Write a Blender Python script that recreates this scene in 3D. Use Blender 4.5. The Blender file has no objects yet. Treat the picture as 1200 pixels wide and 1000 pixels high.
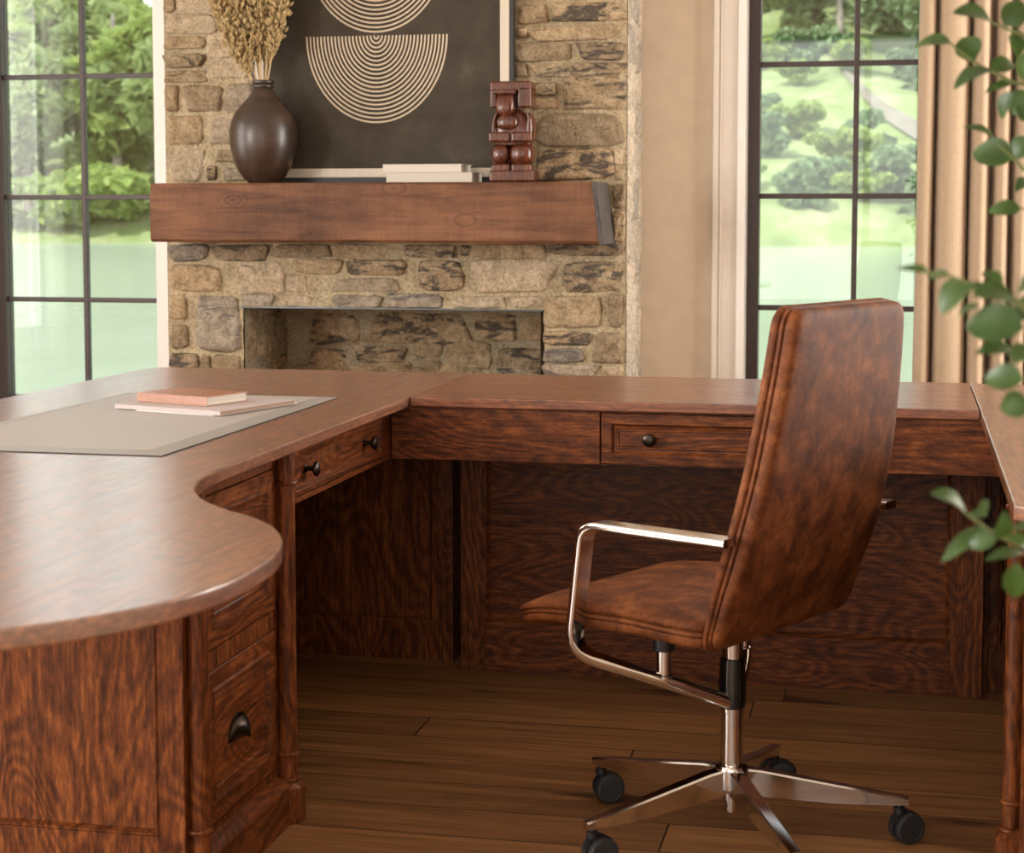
import bpy, bmesh, math, random
from mathutils import Vector, Matrix, noise
R = random.Random(7)
SC = bpy.context.scene
COL = SC.collection
PI = math.pi

# ---------------------------------------------------------------- materials
def newmat(name):
    m = bpy.data.materials.new(name); m.use_nodes = True
    nt = m.node_tree; nt.nodes.clear()
    out = nt.nodes.new('ShaderNodeOutputMaterial')
    return m, nt, out
class N:
    def __init__(s, nt): s.nt = nt
    def __call__(s, typ, ins=None, **props):
        n = s.nt.nodes.new(typ)
        for k, v in props.items(): setattr(n, k, v)
        for k, v in (ins or {}).items():
            sock = n.inputs[k]
            if hasattr(v, 'is_output'): s.nt.links.new(v, sock)
            else: sock.default_value = v
        return n
def c4(c): return (c[0], c[1], c[2], 1.0)
def srgb(r, g, b):
    f = lambda v: (v/255/12.92) if v/255 <= .04045 else ((v/255+.055)/1.055)**2.4
    return (f(r), f(g), f(b))
def ramp(n, fac, stops, interp='LINEAR'):
    r = n('ShaderNodeValToRGB', {'Fac': fac}); r.color_ramp.interpolation = interp
    e = r.color_ramp.elements
    while len(e) < len(stops): e.new(0.5)
    for i, (p, c) in enumerate(stops):
        e[i].position = p; e[i].color = c4(c) if len(c) == 3 else c
    return r
def mixc(n, fac, a, b, mode='MIX'):
    m = n('ShaderNodeMix', data_type='RGBA', blend_type=mode)
    for sock, v in ((m.inputs[0], fac), (m.inputs[6], a), (m.inputs[7], b)):
        if hasattr(v, 'is_output'): n.nt.links.new(v, sock)
        else: sock.default_value = v if not isinstance(v, tuple) or len(v) == 4 else c4(v)
    return m.outputs[2]
def plain(name, col, rough=.5, metal=0., spec=.5, coat=0., bump=None, sheen=0., trans=0.):
    m, nt, out = newmat(name); n = N(nt)
    b = n('ShaderNodeBsdfPrincipled', {'Base Color': c4(col), 'Roughness': rough, 'Metallic': metal,
          'Specular IOR Level': spec, 'Coat Weight': coat, 'Sheen Weight': sheen})
    tc = n('ShaderNodeTexCoord')
    sc, st, var = bump or (60., .02, .06)
    nz = n('ShaderNodeTexNoise', {'Vector': tc.outputs['Object'], 'Scale': sc, 'Detail': 4.})
    bp = n('ShaderNodeBump', {'Height': nz.outputs[0], 'Strength': st, 'Distance': .01})
    nt.links.new(bp.outputs[0], b.inputs['Normal'])
    dark = tuple(x*(1-var) for x in col); lite = tuple(min(1, x*(1+var)) for x in col)
    r = ramp(n, nz.outputs[0], [(.3, dark), (.7, lite)])
    nt.links.new(r.outputs[0], b.inputs['Base Color'])
    nt.links.new(b.outputs[0], out.inputs[0])
    return m

def oak(name, axis, dark, mid, light, rough=.33, flake=1., fine=1., seed=0., coat=.04, spec=.28, coat_ior=1.5, bmp=.12):
    """quarter-sawn oak, grain running along axis"""
    m, nt, out = newmat(name); n = N(nt)
    tc = n('ShaderNodeTexCoord')
    al = 2.2; ac = 26.
    s = [ac, ac, ac]; s[axis] = al
    mp = n('ShaderNodeMapping', {'Vector': tc.outputs['Object'], 'Scale': s, 'Location': (seed, seed*1.7, seed*.6)})
    warp = n('ShaderNodeTexNoise', {'Vector': tc.outputs['Object'], 'Scale': 3.2, 'Detail': 2.})
    addv = n('ShaderNodeVectorMath', {0: mp.outputs[0]}, operation='MULTIPLY_ADD')
    addv.inputs[1].default_value = (1, 1, 1)
    wv = n('ShaderNodeVectorMath', {0: warp.outputs['Color']}, operation='SCALE'); wv.inputs['Scale'].default_value = 2.6
    nt.links.new(wv.outputs[0], addv.inputs[2])
    g1 = n('ShaderNodeTexNoise', {'Vector': addv.outputs[0], 'Scale': 1.0, 'Detail': 6., 'Roughness': .62, 'Distortion': .5})
    s2 = [150.*fine]*3; s2[axis] = 6.
    mp2 = n('ShaderNodeMapping', {'Vector': tc.outputs['Object'], 'Scale': s2})
    g2 = n('ShaderNodeTexNoise', {'Vector': mp2.outputs[0], 'Scale': 1., 'Detail': 3.})
    # cathedral figure: contour bands of a stretched field, broken up by short pores
    s3 = [8.]*3; s3[axis] = 2.4
    mp3 = n('ShaderNodeMapping', {'Vector': tc.outputs['Object'], 'Scale': s3, 'Location': (seed*2.1, seed, seed*.3)})
    g3 = n('ShaderNodeTexNoise', {'Vector': mp3.outputs[0], 'Scale': 1., 'Detail': 1.2, 'Roughness': .4, 'Distortion': .35})
    s4 = [150.*fine]*3; s4[axis] = 34.*fine
    mp4 = n('ShaderNodeMapping', {'Vector': tc.outputs['Object'], 'Scale': s4})
    g4 = n('ShaderNodeTexNoise', {'Vector': mp4.outputs[0], 'Scale': 1., 'Detail': 4., 'Roughness': .7, 'Distortion': .6})
    bd = n('ShaderNodeMath', {0: g3.outputs[0], 1: 105.}, operation='MULTIPLY')
    bs = n('ShaderNodeMath', {0: bd.outputs[0]}, operation='SINE')
    b2 = n('ShaderNodeMath', {0: bs.outputs[0], 1: .095*flake, 2: .0}, operation='MULTIPLY_ADD')
    g4s = n('ShaderNodeMath', {0: g4.outputs[0], 1: 1.0, 2: -.0}, operation='MULTIPLY_ADD')
    mixv = n('ShaderNodeMath', {0: g4s.outputs[0], 1: b2.outputs[0]}, operation='ADD')
    g1w = n('ShaderNodeMath', {0: g1.outputs[0], 1: .45, 2: -.225}, operation='MULTIPLY_ADD')
    tot = n('ShaderNodeMath', {0: mixv.outputs[0], 1: g1w.outputs[0]}, operation='ADD')
    col = ramp(n, tot.outputs[0], [(.27, dark), (.5, mid), (.73, light)])
    pores = ramp(n, g2.outputs[0], [(.40, (.50, .46, .45)), (.56, (1, 1, 1))])
    c = mixc(n, .7, col.outputs[0], pores.outputs[0], 'MULTIPLY')
    b = n('ShaderNodeBsdfPrincipled', {'Base Color': c, 'Roughness': rough, 'Specular IOR Level': spec, 'Coat Weight': coat, 'Coat Roughness': .24, 'Coat IOR': coat_ior})
    bp = n('ShaderNodeBump', {'Height': g2.outputs[0], 'Strength': bmp, 'Distance': .002})
    nt.links.new(bp.outputs[0], b.inputs['Normal'])
    rr = n('ShaderNodeMapRange', {'Value': g1.outputs[0], 'From Min': .3, 'From Max': .7, 'To Min': rough-.05, 'To Max': rough+.08})
    nt.links.new(rr.outputs[0], b.inputs['Roughness'])
    nt.links.new(b.outputs[0], out.inputs[0])
    return m

OD, OM, OL = (.056, .0155, .0055), (.140, .0385, .0105), (.265, .080, .018)
OAK = [oak('oak_grain_%s' % 'xyz'[i], i, OD, OM, OL, seed=i*3.1, rough=.38, spec=.22) for i in range(3)]
OAK_TOP_Y = oak('oak_top_lengthwise', 1, (.12, .038, .014), (.235, .076, .026), (.35, .125, .044), rough=.36, flake=.75, seed=5., coat=1., spec=.7, coat_ior=2.4, bmp=.03)
OAK_TOP_X = oak('oak_top_crosswise', 0, (.095, .029, .0105), (.205, .062, .021), (.31, .102, .034), rough=.36, flake=.6, seed=9., coat=.8, spec=.3, coat_ior=1.5, bmp=.04)
METAL_BRONZE = plain('aged_bronze', (.055, .042, .035), .32, 1., bump=(90, .05, .25))
CHROME = plain('polished_chrome', (.74, .72, .70), .10, 1., bump=(20, .0, .01))
BLACKPL = plain('black_plastic', (.012, .012, .013), .38, bump=(200, .03, .1))
RUBBER = plain('dark_tyre', (.022, .023, .024), .5, bump=(200, .03, .1))

def leather():
    m, nt, out = newmat('cognac_leather'); n = N(nt)
    tc = n('ShaderNodeTexCoord')
    big = n('ShaderNodeTexNoise', {'Vector': tc.outputs['Object'], 'Scale': 15., 'Detail': 8., 'Roughness': .68, 'Distortion': .4})
    mp = n('ShaderNodeMapping', {'Vector': tc.outputs['Object'], 'Scale': (60, 60, 26)})
    st = n('ShaderNodeTexNoise', {'Vector': mp.outputs[0], 'Scale': 1.2, 'Detail': 6., 'Roughness': .7, 'Distortion': 1.6})
    c = ramp(n, big.outputs[0], [(.35, (.062, .017, .005)), (.5, (.145, .043, .0115)), (.66, (.25, .083, .023))])
    cr = ramp(n, st.outputs[0], [(.34, (.62, .58, .55)), (.5, (1, 1, 1)), (.66, (1.25, 1.2, 1.15))])
    cc = mixc(n, .7, c.outputs[0], cr.outputs[0], 'MULTIPLY')
    dn = n('ShaderNodeTexNoise', {'Vector': tc.outputs['Object'], 'Scale': 18., 'Detail': 3.})
    dv = n('ShaderNodeVectorMath', {0: dn.outputs['Color']}, operation='SCALE'); dv.inputs['Scale'].default_value = .09
    da = n('ShaderNodeVectorMath', {0: tc.outputs['Object'], 1: dv.outputs[0]}, operation='ADD')
    vs = n('ShaderNodeTexVoronoi', {'Vector': da.outputs[0], 'Scale': 26.}, feature='DISTANCE_TO_EDGE')
    ln = ramp(n, vs.outputs[0], [(0., (1, 1, 1)), (.035, (0, 0, 0))])
    mk = ramp(n, big.outputs[0], [(.5, (0, 0, 0)), (.68, (1, 1, 1))])
    lm = n('ShaderNodeMath', {0: ln.outputs[0], 1: mk.outputs[0]}, operation='MULTIPLY'); lm2 = n('ShaderNodeMath', {0: lm.outputs[0], 1: .55}, operation='MULTIPLY')
    cc = mixc(n, lm2.outputs[0], cc, (.40, .16, .06))
    wn = n('ShaderNodeTexVoronoi', {'Vector': tc.outputs['Object'], 'Scale': 420.}, feature='DISTANCE_TO_EDGE')
    b = n('ShaderNodeBsdfPrincipled', {'Base Color': cc, 'Roughness': .6, 'Specular IOR Level': .22})
    hm = n('ShaderNodeMath', {0: wn.outputs[0], 1: st.outputs[0]}, operation='ADD')
    bp = n('ShaderNodeBump', {'Height': hm.outputs[0], 'Strength': .16, 'Distance': .003})
    nt.links.new(bp.outputs[0], b.inputs['Normal'])
    nt.links.new(b.outputs[0], out.inputs[0]); return m
LEATHER = leather()

def floor_mat():
    m, nt, out = newmat('plank_floor'); n = N(nt)
    tc = n('ShaderNodeTexCoord')
    sx = n('ShaderNodeSeparateXYZ', {0: tc.outputs['Object']})
    ro = n('ShaderNodeMath', {0: sx.outputs[1], 1: .155}, operation='DIVIDE'); rf = n('ShaderNodeMath', {0: ro.outputs[0]}, operation='FLOOR')
    wn = n('ShaderNodeTexWhiteNoise', {'W': rf.outputs[0]}, noise_dimensions='1D')
    xo = n('ShaderNodeMath', {0: wn.outputs[0], 1: 1.35, 2: sx.outputs[0]}, operation='MULTIPLY_ADD')
    cv = n('ShaderNodeCombineXYZ', {0: xo.outputs[0], 1: sx.outputs[1], 2: sx.outputs[2]})
    br = n('ShaderNodeTexBrick', {'Vector': cv.outputs[0], 'Color1': (0, 0, 0, 1), 'Color2': (1, 1, 1, 1), 'Mortar': (0, 0, 0, 1),
        'Scale': 1., 'Mortar Size': .0022, 'Mortar Smooth': .2, 'Bias': 0., 'Brick Width': 1.35, 'Row Height': .155}, offset=0., offset_frequency=2)
    mp = n('ShaderNodeMapping', {'Vector': tc.outputs['Object'], 'Scale': (1.6, 30, 1)})
    off = n('ShaderNodeVectorMath', {0: br.outputs['Color']}, operation='SCALE'); off.inputs['Scale'].default_value = 37.
    ad = n('ShaderNodeVectorMath', {0: mp.outputs[0], 1: off.outputs[0]}, operation='ADD')
    g = n('ShaderNodeTexNoise', {'Vector': ad.outputs[0], 'Scale': 1., 'Detail': 6., 'Roughness': .6, 'Distortion': .8})
    mp2 = n('ShaderNodeMapping', {'Vector': tc.outputs['Object'], 'Scale': (5, 140, 1)})
    g2 = n('ShaderNodeTexNoise', {'Vector': mp2.outputs[0], 'Scale': 1., 'Detail': 3.})
    mp3 = n('ShaderNodeMapping', {'Vector': ad.outputs[0], 'Scale': (1.3, .35, 1)})
    kn = n('ShaderNodeTexNoise', {'Vector': mp3.outputs[0], 'Scale': 1., 'Detail': 2.})
    c = ramp(n, g.outputs[0], [(.28, (.165, .075, .029)), (.5, (.32, .158, .064)), (.75, (.45, .235, .10))])
    t = ramp(n, br.outputs['Color'], [(0, (.70, .67, .64)), (1, (1.2, 1.17, 1.1))])
    c1 = mixc(n, 1., c.outputs[0], t.outputs[0], 'MULTIPLY')
    p = ramp(n, g2.outputs[0], [(.4, (.72, .7, .68)), (.6, (1, 1, 1))])
    c2 = mixc(n, .8, c1, p.outputs[0], 'MULTIPLY')
    k = ramp(n, kn.outputs[0], [(.27, (.22, .17, .14)), (.34, (1, 1, 1))])
    c3 = mixc(n, .85, c2, k.outputs[0], 'MULTIPLY')
    c4_ = mixc(n, br.outputs['Fac'], c3, (.035, .015, .008))
    b = n('ShaderNodeBsdfPrincipled', {'Base Color': c4_, 'Roughness': .42, 'Specular IOR Level': .35})
    hh = n('ShaderNodeMath', {0: g2.outputs[0], 1: br.outputs['Fac']}, operation='SUBTRACT')
    bp = n('ShaderNodeBump', {'Height': hh.outputs[0], 'Strength': .2, 'Distance': .003})
    nt.links.new(bp.outputs[0], b.inputs['Normal'])
    nt.links.new(b.outputs[0], out.inputs[0]); return m
FLOOR = floor_mat()

def stone_mat(name, cols, patch, amount):
    m, nt, out = newmat(name); n = N(nt)
    tc = n('ShaderNodeTexCoord'); geo = n('ShaderNodeNewGeometry')
    n1 = n('ShaderNodeTexNoise', {'Vector': tc.outputs['Object'], 'Scale': 22., 'Detail': 8., 'Roughness': .68})
    mp = n('ShaderNodeMapping', {'Vector': tc.outputs['Object'], 'Scale': (9, 9, 30)})
    n2 = n('ShaderNodeTexNoise', {'Vector': mp.outputs[0], 'Scale': 1., 'Detail': 7., 'Roughness': .7, 'Distortion': .7})
    n3 = n('ShaderNodeTexNoise', {'Vector': tc.outputs['Object'], 'Scale': 95., 'Detail': 5., 'Roughness': .7})
    c = ramp(n, n1.outputs[0], [(.3, cols[0]), (.5, cols[1]), (.7, cols[2])])
    rnd = ramp(n, geo.outputs['Random Per Island'], [(0, (.74, .72, .70)), (.5, (1, .97, .92)), (1, (1.2, 1.12, 1.02))])
    c1 = mixc(n, 1., c.outputs[0], rnd.outputs[0], 'MULTIPLY')
    f = ramp(n, n2.outputs[0], [(.62-amount*.3, (0, 0, 0)), (.70-amount*.3, (1, 1, 1))])
    fm = n('ShaderNodeMath', {0: f.outputs[0], 1: .85}, operation='MULTIPLY')
    c2 = mixc(n, fm.outputs[0], c1, patch)
    sp = ramp(n, n3.outputs[0], [(.33, (.5, .48, .46)), (.5, (1, 1, 1)), (.72, (1.3, 1.28, 1.25))])
    c3 = mixc(n, .85, c2, sp.outputs[0], 'MULTIPLY')
    b = n('ShaderNodeBsdfPrincipled', {'Base Color': c3, 'Roughness': .85, 'Specular IOR Level': .25})
    h = n('ShaderNodeMath', {0: n1.outputs[0], 1: n3.outputs[0]}, operation='ADD')
    bp = n('ShaderNodeBump', {'Height': h.outputs[0], 'Strength': .8, 'Distance': .018})
    nt.links.new(bp.outputs[0], b.inputs['Normal'])
    nt.links.new(b.outputs[0], out.inputs[0]); return m
TAN = ((.27, .195, .115), (.45, .345, .22), (.60, .485, .34))
ST = {'t': stone_mat('tan_fieldstone', TAN, (.16, .12, .075), .12),
      'l': stone_mat('pale_fieldstone', ((.38, .30, .205), (.55, .455, .33), (.68, .58, .45)), (.30, .25, .18), .1),
      'd': stone_mat('dark_patched_fieldstone', TAN, (.062, .056, .052), .42),
      'g': stone_mat('grey_fieldstone', ((.24, .205, .165), (.42, .36, .285), (.58, .51, .42)), (.14, .13, .125), .3)}
ST['w'] = stone_mat('lit_side_stone', ((.42, .36, .28), (.60, .54, .45), (.72, .66, .57)), (.36, .33, .31), .0)  # light on the chimney's side put into paler stone colours
MORTAR = stone_mat('sandy_mortar', ((.36, .305, .205), (.49, .42, .29), (.60, .53, .385)), (.41, .345, .24), .12)

def beam_mat():
    m, nt, out = newmat('old_beam_timber'); n = N(nt)
    tc = n('ShaderNodeTexCoord')
    mp = n('ShaderNodeMapping', {'Vector': tc.outputs['Object'], 'Scale': (2.2, 22, 22)})
    g = n('ShaderNodeTexNoise', {'Vector': mp.outputs[0], 'Scale': 1., 'Detail': 7., 'Roughness': .65, 'Distortion': 1.2})
    mp2 = n('ShaderNodeMapping', {'Vector': tc.outputs['Object'], 'Scale': (120, 30, 4)})
    saw = n('ShaderNodeTexNoise', {'Vector': mp2.outputs[0], 'Scale': 1., 'Detail': 3.})
    bl = n('ShaderNodeTexNoise', {'Vector': tc.outputs['Object'], 'Scale': 3.4, 'Detail': 7., 'Roughness': .65})
    mpk = n('ShaderNodeMapping', {'Vector': tc.outputs['Object'], 'Scale': (3.2, 1, 6)})
    vo = n('ShaderNodeTexVoronoi', {'Vector': mpk.outputs[0], 'Scale': 1.})
    wr = n('ShaderNodeMath', {0: vo.outputs['Distance'], 1: 85.}, operation='MULTIPLY')
    sn = n('ShaderNodeMath', {0: wr.outputs[0]}, operation='SINE')
    kf = ramp(n, vo.outputs['Distance'], [(.10, (1, 1, 1)), (.26, (0, 0, 0))])
    kk = n('ShaderNodeMath', {0: sn.outputs[0], 1: kf.outputs[0]}, operation='MULTIPLY')
    kk2 = n('ShaderNodeMath', {0: kk.outputs[0], 1: .7}, operation='MULTIPLY'); kk2.use_clamp = True
    c = ramp(n, g.outputs[0], [(.27, (.088, .036, .017)), (.5, (.185, .082, .040)), (.75, (.25, .118, .056))])
    b1 = ramp(n, bl.outputs[0], [(.34, (.52, .49, .47)), (.62, (1.08, 1.06, 1.02))])
    c1 = mixc(n, 1., c.outputs[0], b1.outputs[0], 'MULTIPLY')
    s1 = ramp(n, saw.outputs[0], [(.4, (.90, .89, .88)), (.6, (1, 1, 1))])
    c2 = mixc(n, .8, c1, s1.outputs[0], 'MULTIPLY')
    c3 = mixc(n, kk2.outputs[0], c2, (.06, .024, .012))
    b = n('ShaderNodeBsdfPrincipled', {'Base Color': c3, 'Roughness': .62, 'Specular IOR Level': .3})
    hh = n('ShaderNodeMath', {0: g.outputs[0], 1: saw.outputs[0]}, operation='ADD')
    bp = n('ShaderNodeBump', {'Height': hh.outputs[0], 'Strength': .3, 'Distance': .006})
    nt.links.new(bp.outputs[0], b.inputs['Normal'])
    nt.links.new(b.outputs[0], out.inputs[0]); return m
BEAM = beam_mat()
PLASTER = plain('warm_plaster', (.63, .52, .40), .9, spec=.2, bump=(14, .10, .05))
WHITE = plain('white_trim_and_lit_bead', (.80, .765, .715), .45, bump=(30, .02, .02))
CASING = plain('cream_shaded_casing', (.62, .545, .465), .5, bump=(30, .02, .02))  # shaded tone of the flat casing put into the cream
CEIL = plain('ceiling_paint', (.78, .74, .68), .9, bump=(20, .05, .02))
WINFR = plain('dark_brown_window_metal', (.050, .032, .027), .42, bump=(60, .03, .12))
def glass_mat():
    m, nt, out = newmat('window_glass'); n = N(nt)
    t = n('ShaderNodeBsdfTransparent', {'Color': (.97, .985, .975, 1)})
    g = n('ShaderNodeBsdfGlossy', {'Roughness': .01, 'Color': (1, 1, 1, 1)})
    f = n('ShaderNodeFresnel', {'IOR': 1.5})
    mx = n('ShaderNodeMixShader', {0: f.outputs[0], 1: t.outputs[0], 2: g.outputs[0]})
    nt.links.new(mx.outputs[0], out.inputs[0]); return m
GLASS = glass_mat()

# ---------------------------------------------------------------- mesh helpers
def new(): return bmesh.new()
def box(bm, x0, x1, y0, y1, z0, z1, bev=0., mi=0, seg=2):
    x0, x1 = min(x0, x1), max(x0, x1); y0, y1 = min(y0, y1), max(y0, y1); z0, z1 = min(z0, z1), max(z0, z1)
    vs = [bm.verts.new((x, y, z)) for z in (z0, z1) for x, y in ((x0, y0), (x1, y0), (x1, y1), (x0, y1))]
    fs = [bm.faces.new([vs[i] for i in f]) for f in ((3, 2, 1, 0), (4, 5, 6, 7), (0, 1, 5, 4), (1, 2, 6, 5), (2, 3, 7, 6), (3, 0, 4, 7))]
    for f in fs: f.material_index = mi
    if bev > 0:
        ed = list({e for f in fs for e in f.edges})
        r = bmesh.ops.bevel(bm, geom=ed, offset=bev, segments=seg, profile=.5, affect='EDGES', clamp_overlap=True)
        for f in r['faces']: f.material_index = mi
    return vs
def rings(bm, loops, cap0=True, cap1=True, mi=0, closed=True):
    vl = [[bm.verts.new(p) for p in L] for L in loops]
    n = len(vl[0])
    for a, b in zip(vl, vl[1:]):
        for i in range(n if closed else n-1):
            j = (i+1) % n
            f = bm.faces.new((a[i], a[j], b[j], b[i])); f.material_index = mi
    if cap0: bm.faces.new(vl[0][::-1]).material_index = mi
    if cap1: bm.faces.new(vl[-1]).material_index = mi
    return vl
def lathe(bm, prof, cx, cy, n=32, mi=0, rot=0., cap=True):
    loops = [[(cx+r*math.cos(rot+2*PI*i/n), cy+r*math.sin(rot+2*PI*i/n), z) for i in range(n)] for r, z in prof]
    return rings(bm, loops, cap, cap, mi)
def frame_of(d):
    d = Vector(d).normalized(); a = Vector((0, 0, 1)) if abs(d.z) < .95 else Vector((1, 0, 0))
    u = d.cross(a).normalized(); return u, d.cross(u).normalized()
def tube(bm, pts, rad, n=8, mi=0):
    pts = [Vector(p) for p in pts]; loops = []
    for i, p in enumerate(pts):
        d = pts[min(i+1, len(pts)-1)]-pts[max(i-1, 0)]
        u, v = frame_of(d); r = rad[i] if isinstance(rad, (list, tuple)) else rad
        loops.append([p+u*r*math.cos(2*PI*k/n)+v*r*math.sin(2*PI*k/n) for k in range(n)])
    return rings(bm, loops, mi=mi)
def disc(bm, c, d, prof, n=24, mi=0):
    """lathe about axis d through c; prof = (radius, distance along d)"""
    u, v = frame_of(d); d = Vector(d).normalized(); c = Vector(c)
    loops = [[c+d*h+u*r*math.cos(2*PI*k/n)+v*r*math.sin(2*PI*k/n) for k in range(n)] for r, h in prof]
    return rings(bm, loops, mi=mi)
def sweep(bm, pts, sides, sect, mi=0):
    """sweep section [(a,b)] : a along side, b along normal"""
    pts = [Vector(p) for p in pts]; loops = []
    for i, p in enumerate(pts):
        d = (pts[min(i+1, len(pts)-1)]-pts[max(i-1, 0)]).normalized()
        s = Vector(sides[i]); s = (s-d*s.dot(d)).normalized(); nn = s.cross(d)
        sc = sect(i) if callable(sect) else sect
        loops.append([p+s*a+nn*b for a, b in sc])
    return rings(bm, loops, mi=mi)
def rrect(w, h, r, k=3):
    out = []
    for cx, cy, a0 in ((w/2-r, h/2-r, 0), (-w/2+r, h/2-r, 90), (-w/2+r, -h/2+r, 180), (w/2-r, -h/2+r, 270)):
        for i in range(k+1):
            a = math.radians(a0+90*i/k); out.append((cx+r*math.cos(a), cy+r*math.sin(a)))
    return out
def fillet(pts, r, k=6):
    pts = [Vector(p) for p in pts]; out = [pts[0]]
    for i in range(1, len(pts)-1):
        a, b, c = pts[i-1], pts[i], pts[i+1]
        rr = r[i-1] if isinstance(r, (list, tuple)) else r
        p0 = b+(a-b).normalized()*rr; p1 = b+(c-b).normalized()*rr
        for j in range(k+1):
            t = j/k; out.append(p0*(1-t)**2+b*2*t*(1-t)+p1*t*t)
    out.append(pts[-1]); return out
def obj(name, bm, mats, parent=None, smooth=35., origin=None):
    bmesh.ops.recalc_face_normals(bm, faces=bm.faces[:])
    me = bpy.data.meshes.new(name)
    o = bpy.data.objects.new(name, me); COL.objects.link(o)
    org = Vector(origin) if origin else Vector((0, 0, 0))
    if parent is not None:
        o.parent = parent
        org = wloc(parent)
    if org.length > 0: bmesh.ops.translate(bm, verts=bm.verts[:], vec=-org)
    if smooth:
        ang = math.radians(smooth)
        for f in bm.faces: f.smooth = True
        for e in bm.edges:
            if len(e.link_faces) == 2 and e.calc_face_angle(0) > ang: e.smooth = False
    bm.to_mesh(me); bm.free()
    if parent is None: o.location = org
    for m in (mats if isinstance(mats, (list, tuple)) else [mats]): me.materials.append(m)
    if smooth and len(me.polygons) < 3000:
        w = o.modifiers.new('weighted', 'WEIGHTED_NORMAL'); w.keep_sharp = True; w.weight = 80
    return o
def wloc(o):
    v = Vector((0, 0, 0))
    while o: v = v+o.location; o = o.parent
    return v
def tag(o, label, cat, group=None, kind=None):
    o['label'] = label; o['category'] = cat
    if group: o['group'] = group
    if kind: o['kind'] = kind
    return o
def thing(name, label, cat, loc, group=None):
    o = bpy.data.objects.new(name, None); COL.objects.link(o); o.location = loc
    o.empty_display_size = .05
    return tag(o, label, cat, group)
def struct(name, bm, mats, smooth=35., parent=None):
    o = obj(name, bm, mats, parent, smooth)
    if parent is None: o['kind'] = 'structure'
    return o
def nz(p, s): return noise.noise(Vector(p)*s)

# ---------------------------------------------------------------- light levels
SKY, SUN_E, EXPO = 2.0, 4.2, 0.
H2 = math.pi/2
WARM = (1., .945, .875)
DAY = {
    'daylight_left_rear': ((-4.78, 4.3, 1.58), (0, -H2, 0), 2.1, 1.36, 70, (1., .975, .94)),
    'added_daylight_left_middle': ((-4.78, .6, 1.58), (0, -H2, 0), 2.1, 1.96, 300, (1., .975, .94)),  # added lamp, carries the left light clear of pane reflections
    'added_daylight_left_front': ((-4.78, -1.6, 1.58), (0, -H2, 0), 2.1, 1.36, 80, (1., .975, .94)),  # added lamp, spreads the left light further along the wall
    'daylight_right': ((2.72, 5.52, 1.58), (0, H2, 0), 2.1, 1.2, 150, WARM),
    'added_fill_front': ((-.3, -2.56, 1.5), (H2, 0, 0), 3.7, 2.3, 36, WARM),  # added fill lamp behind the camera
}
# ---------------------------------------------------------------- room shell
WY = 6.37                       # inner face of the fireplace wall
WT = .22                        # wall thickness
RX0, RX1, RY0, RZ = -4.7, 2.7, -2.6, 3.0
bm = new(); box(bm, RX0-.2, RX1+.2, RY0-.2, WY+WT, -.12, 0); struct('floor', bm, FLOOR)
bm = new(); box(bm, RX0-.2, RX1+.2, RY0-.2, WY+WT, RZ, RZ+.12); struct('ceiling', bm, CEIL)
WZ0, WZ1 = .42, 2.72
# openings of the back wall: left window, firebox niche, right window
L0, L1 = -3.52, -2.755
Q0, Q1 = -.545, .62
FX0, FX1 = -2.3, -1.205
bm = new()
def wallpiece(x0, x1, z0, z1): box(bm, x0, x1, WY, WY+WT, z0, z1)
wallpiece(RX0, L0, 0, RZ); wallpiece(L0, L1, 0, WZ0); wallpiece(L0, L1, WZ1, RZ)
wallpiece(L1, FX0-.08, 0, RZ); wallpiece(FX0-.08, FX1+.08, .98, RZ); wallpiece(FX1+.08, Q0, 0, RZ)
wallpiece(Q0, Q1, 0, WZ0); wallpiece(Q0, Q1, WZ1, RZ); wallpiece(Q1, RX1, 0, RZ)
struct('wall_back', bm, PLASTER)
def side_wall(name, x0, x1, wins):
    bm = new(); ys = sorted(wins); y = RY0
    for a, b in ys:
        box(bm, x0, x1, y, a, 0, RZ); box(bm, x0, x1, a, b, 0, .5); box(bm, x0, x1, a, b, 2.65, RZ); y = b
    box(bm, x0, x1, y, WY, 0, RZ)
    struct(name, bm, PLASTER)
LW = [(-2.3, -.9), (-.4, 1.6), (3.6, 5.0)]; RW = [(4.9, 6.15)]
side_wall('wall_left', RX0-.2, RX0, LW)
side_wall('wall_right', RX1, RX1+.2, RW)
bm = new()
FW = (-2.2, 1.6)
box(bm, RX0, FW[0], RY0-.2, RY0, 0, RZ); box(bm, FW[1], RX1, RY0-.2, RY0, 0, RZ)
box(bm, FW[0], FW[1], RY0-.2, RY0, 0, .3); box(bm, FW[0], FW[1], RY0-.2, RY0, 2.7, RZ)
struct('wall_front', bm, PLASTER)
# baseboards
bm = new(); box(bm, RX0, -2.59, WY-.016, WY, 0, .13, .004); box(bm, -.905, RX1, WY-.016, WY, 0, .13, .004); struct('baseboard_back', bm, WHITE)
for nm, x0, x1 in (('baseboard_left', RX0, RX0+.016), ('baseboard_right', RX1-.016, RX1)):
    bm = new(); box(bm, x0, x1, RY0, WY-.02, 0, .13, .004); struct(nm, bm, WHITE)

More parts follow.
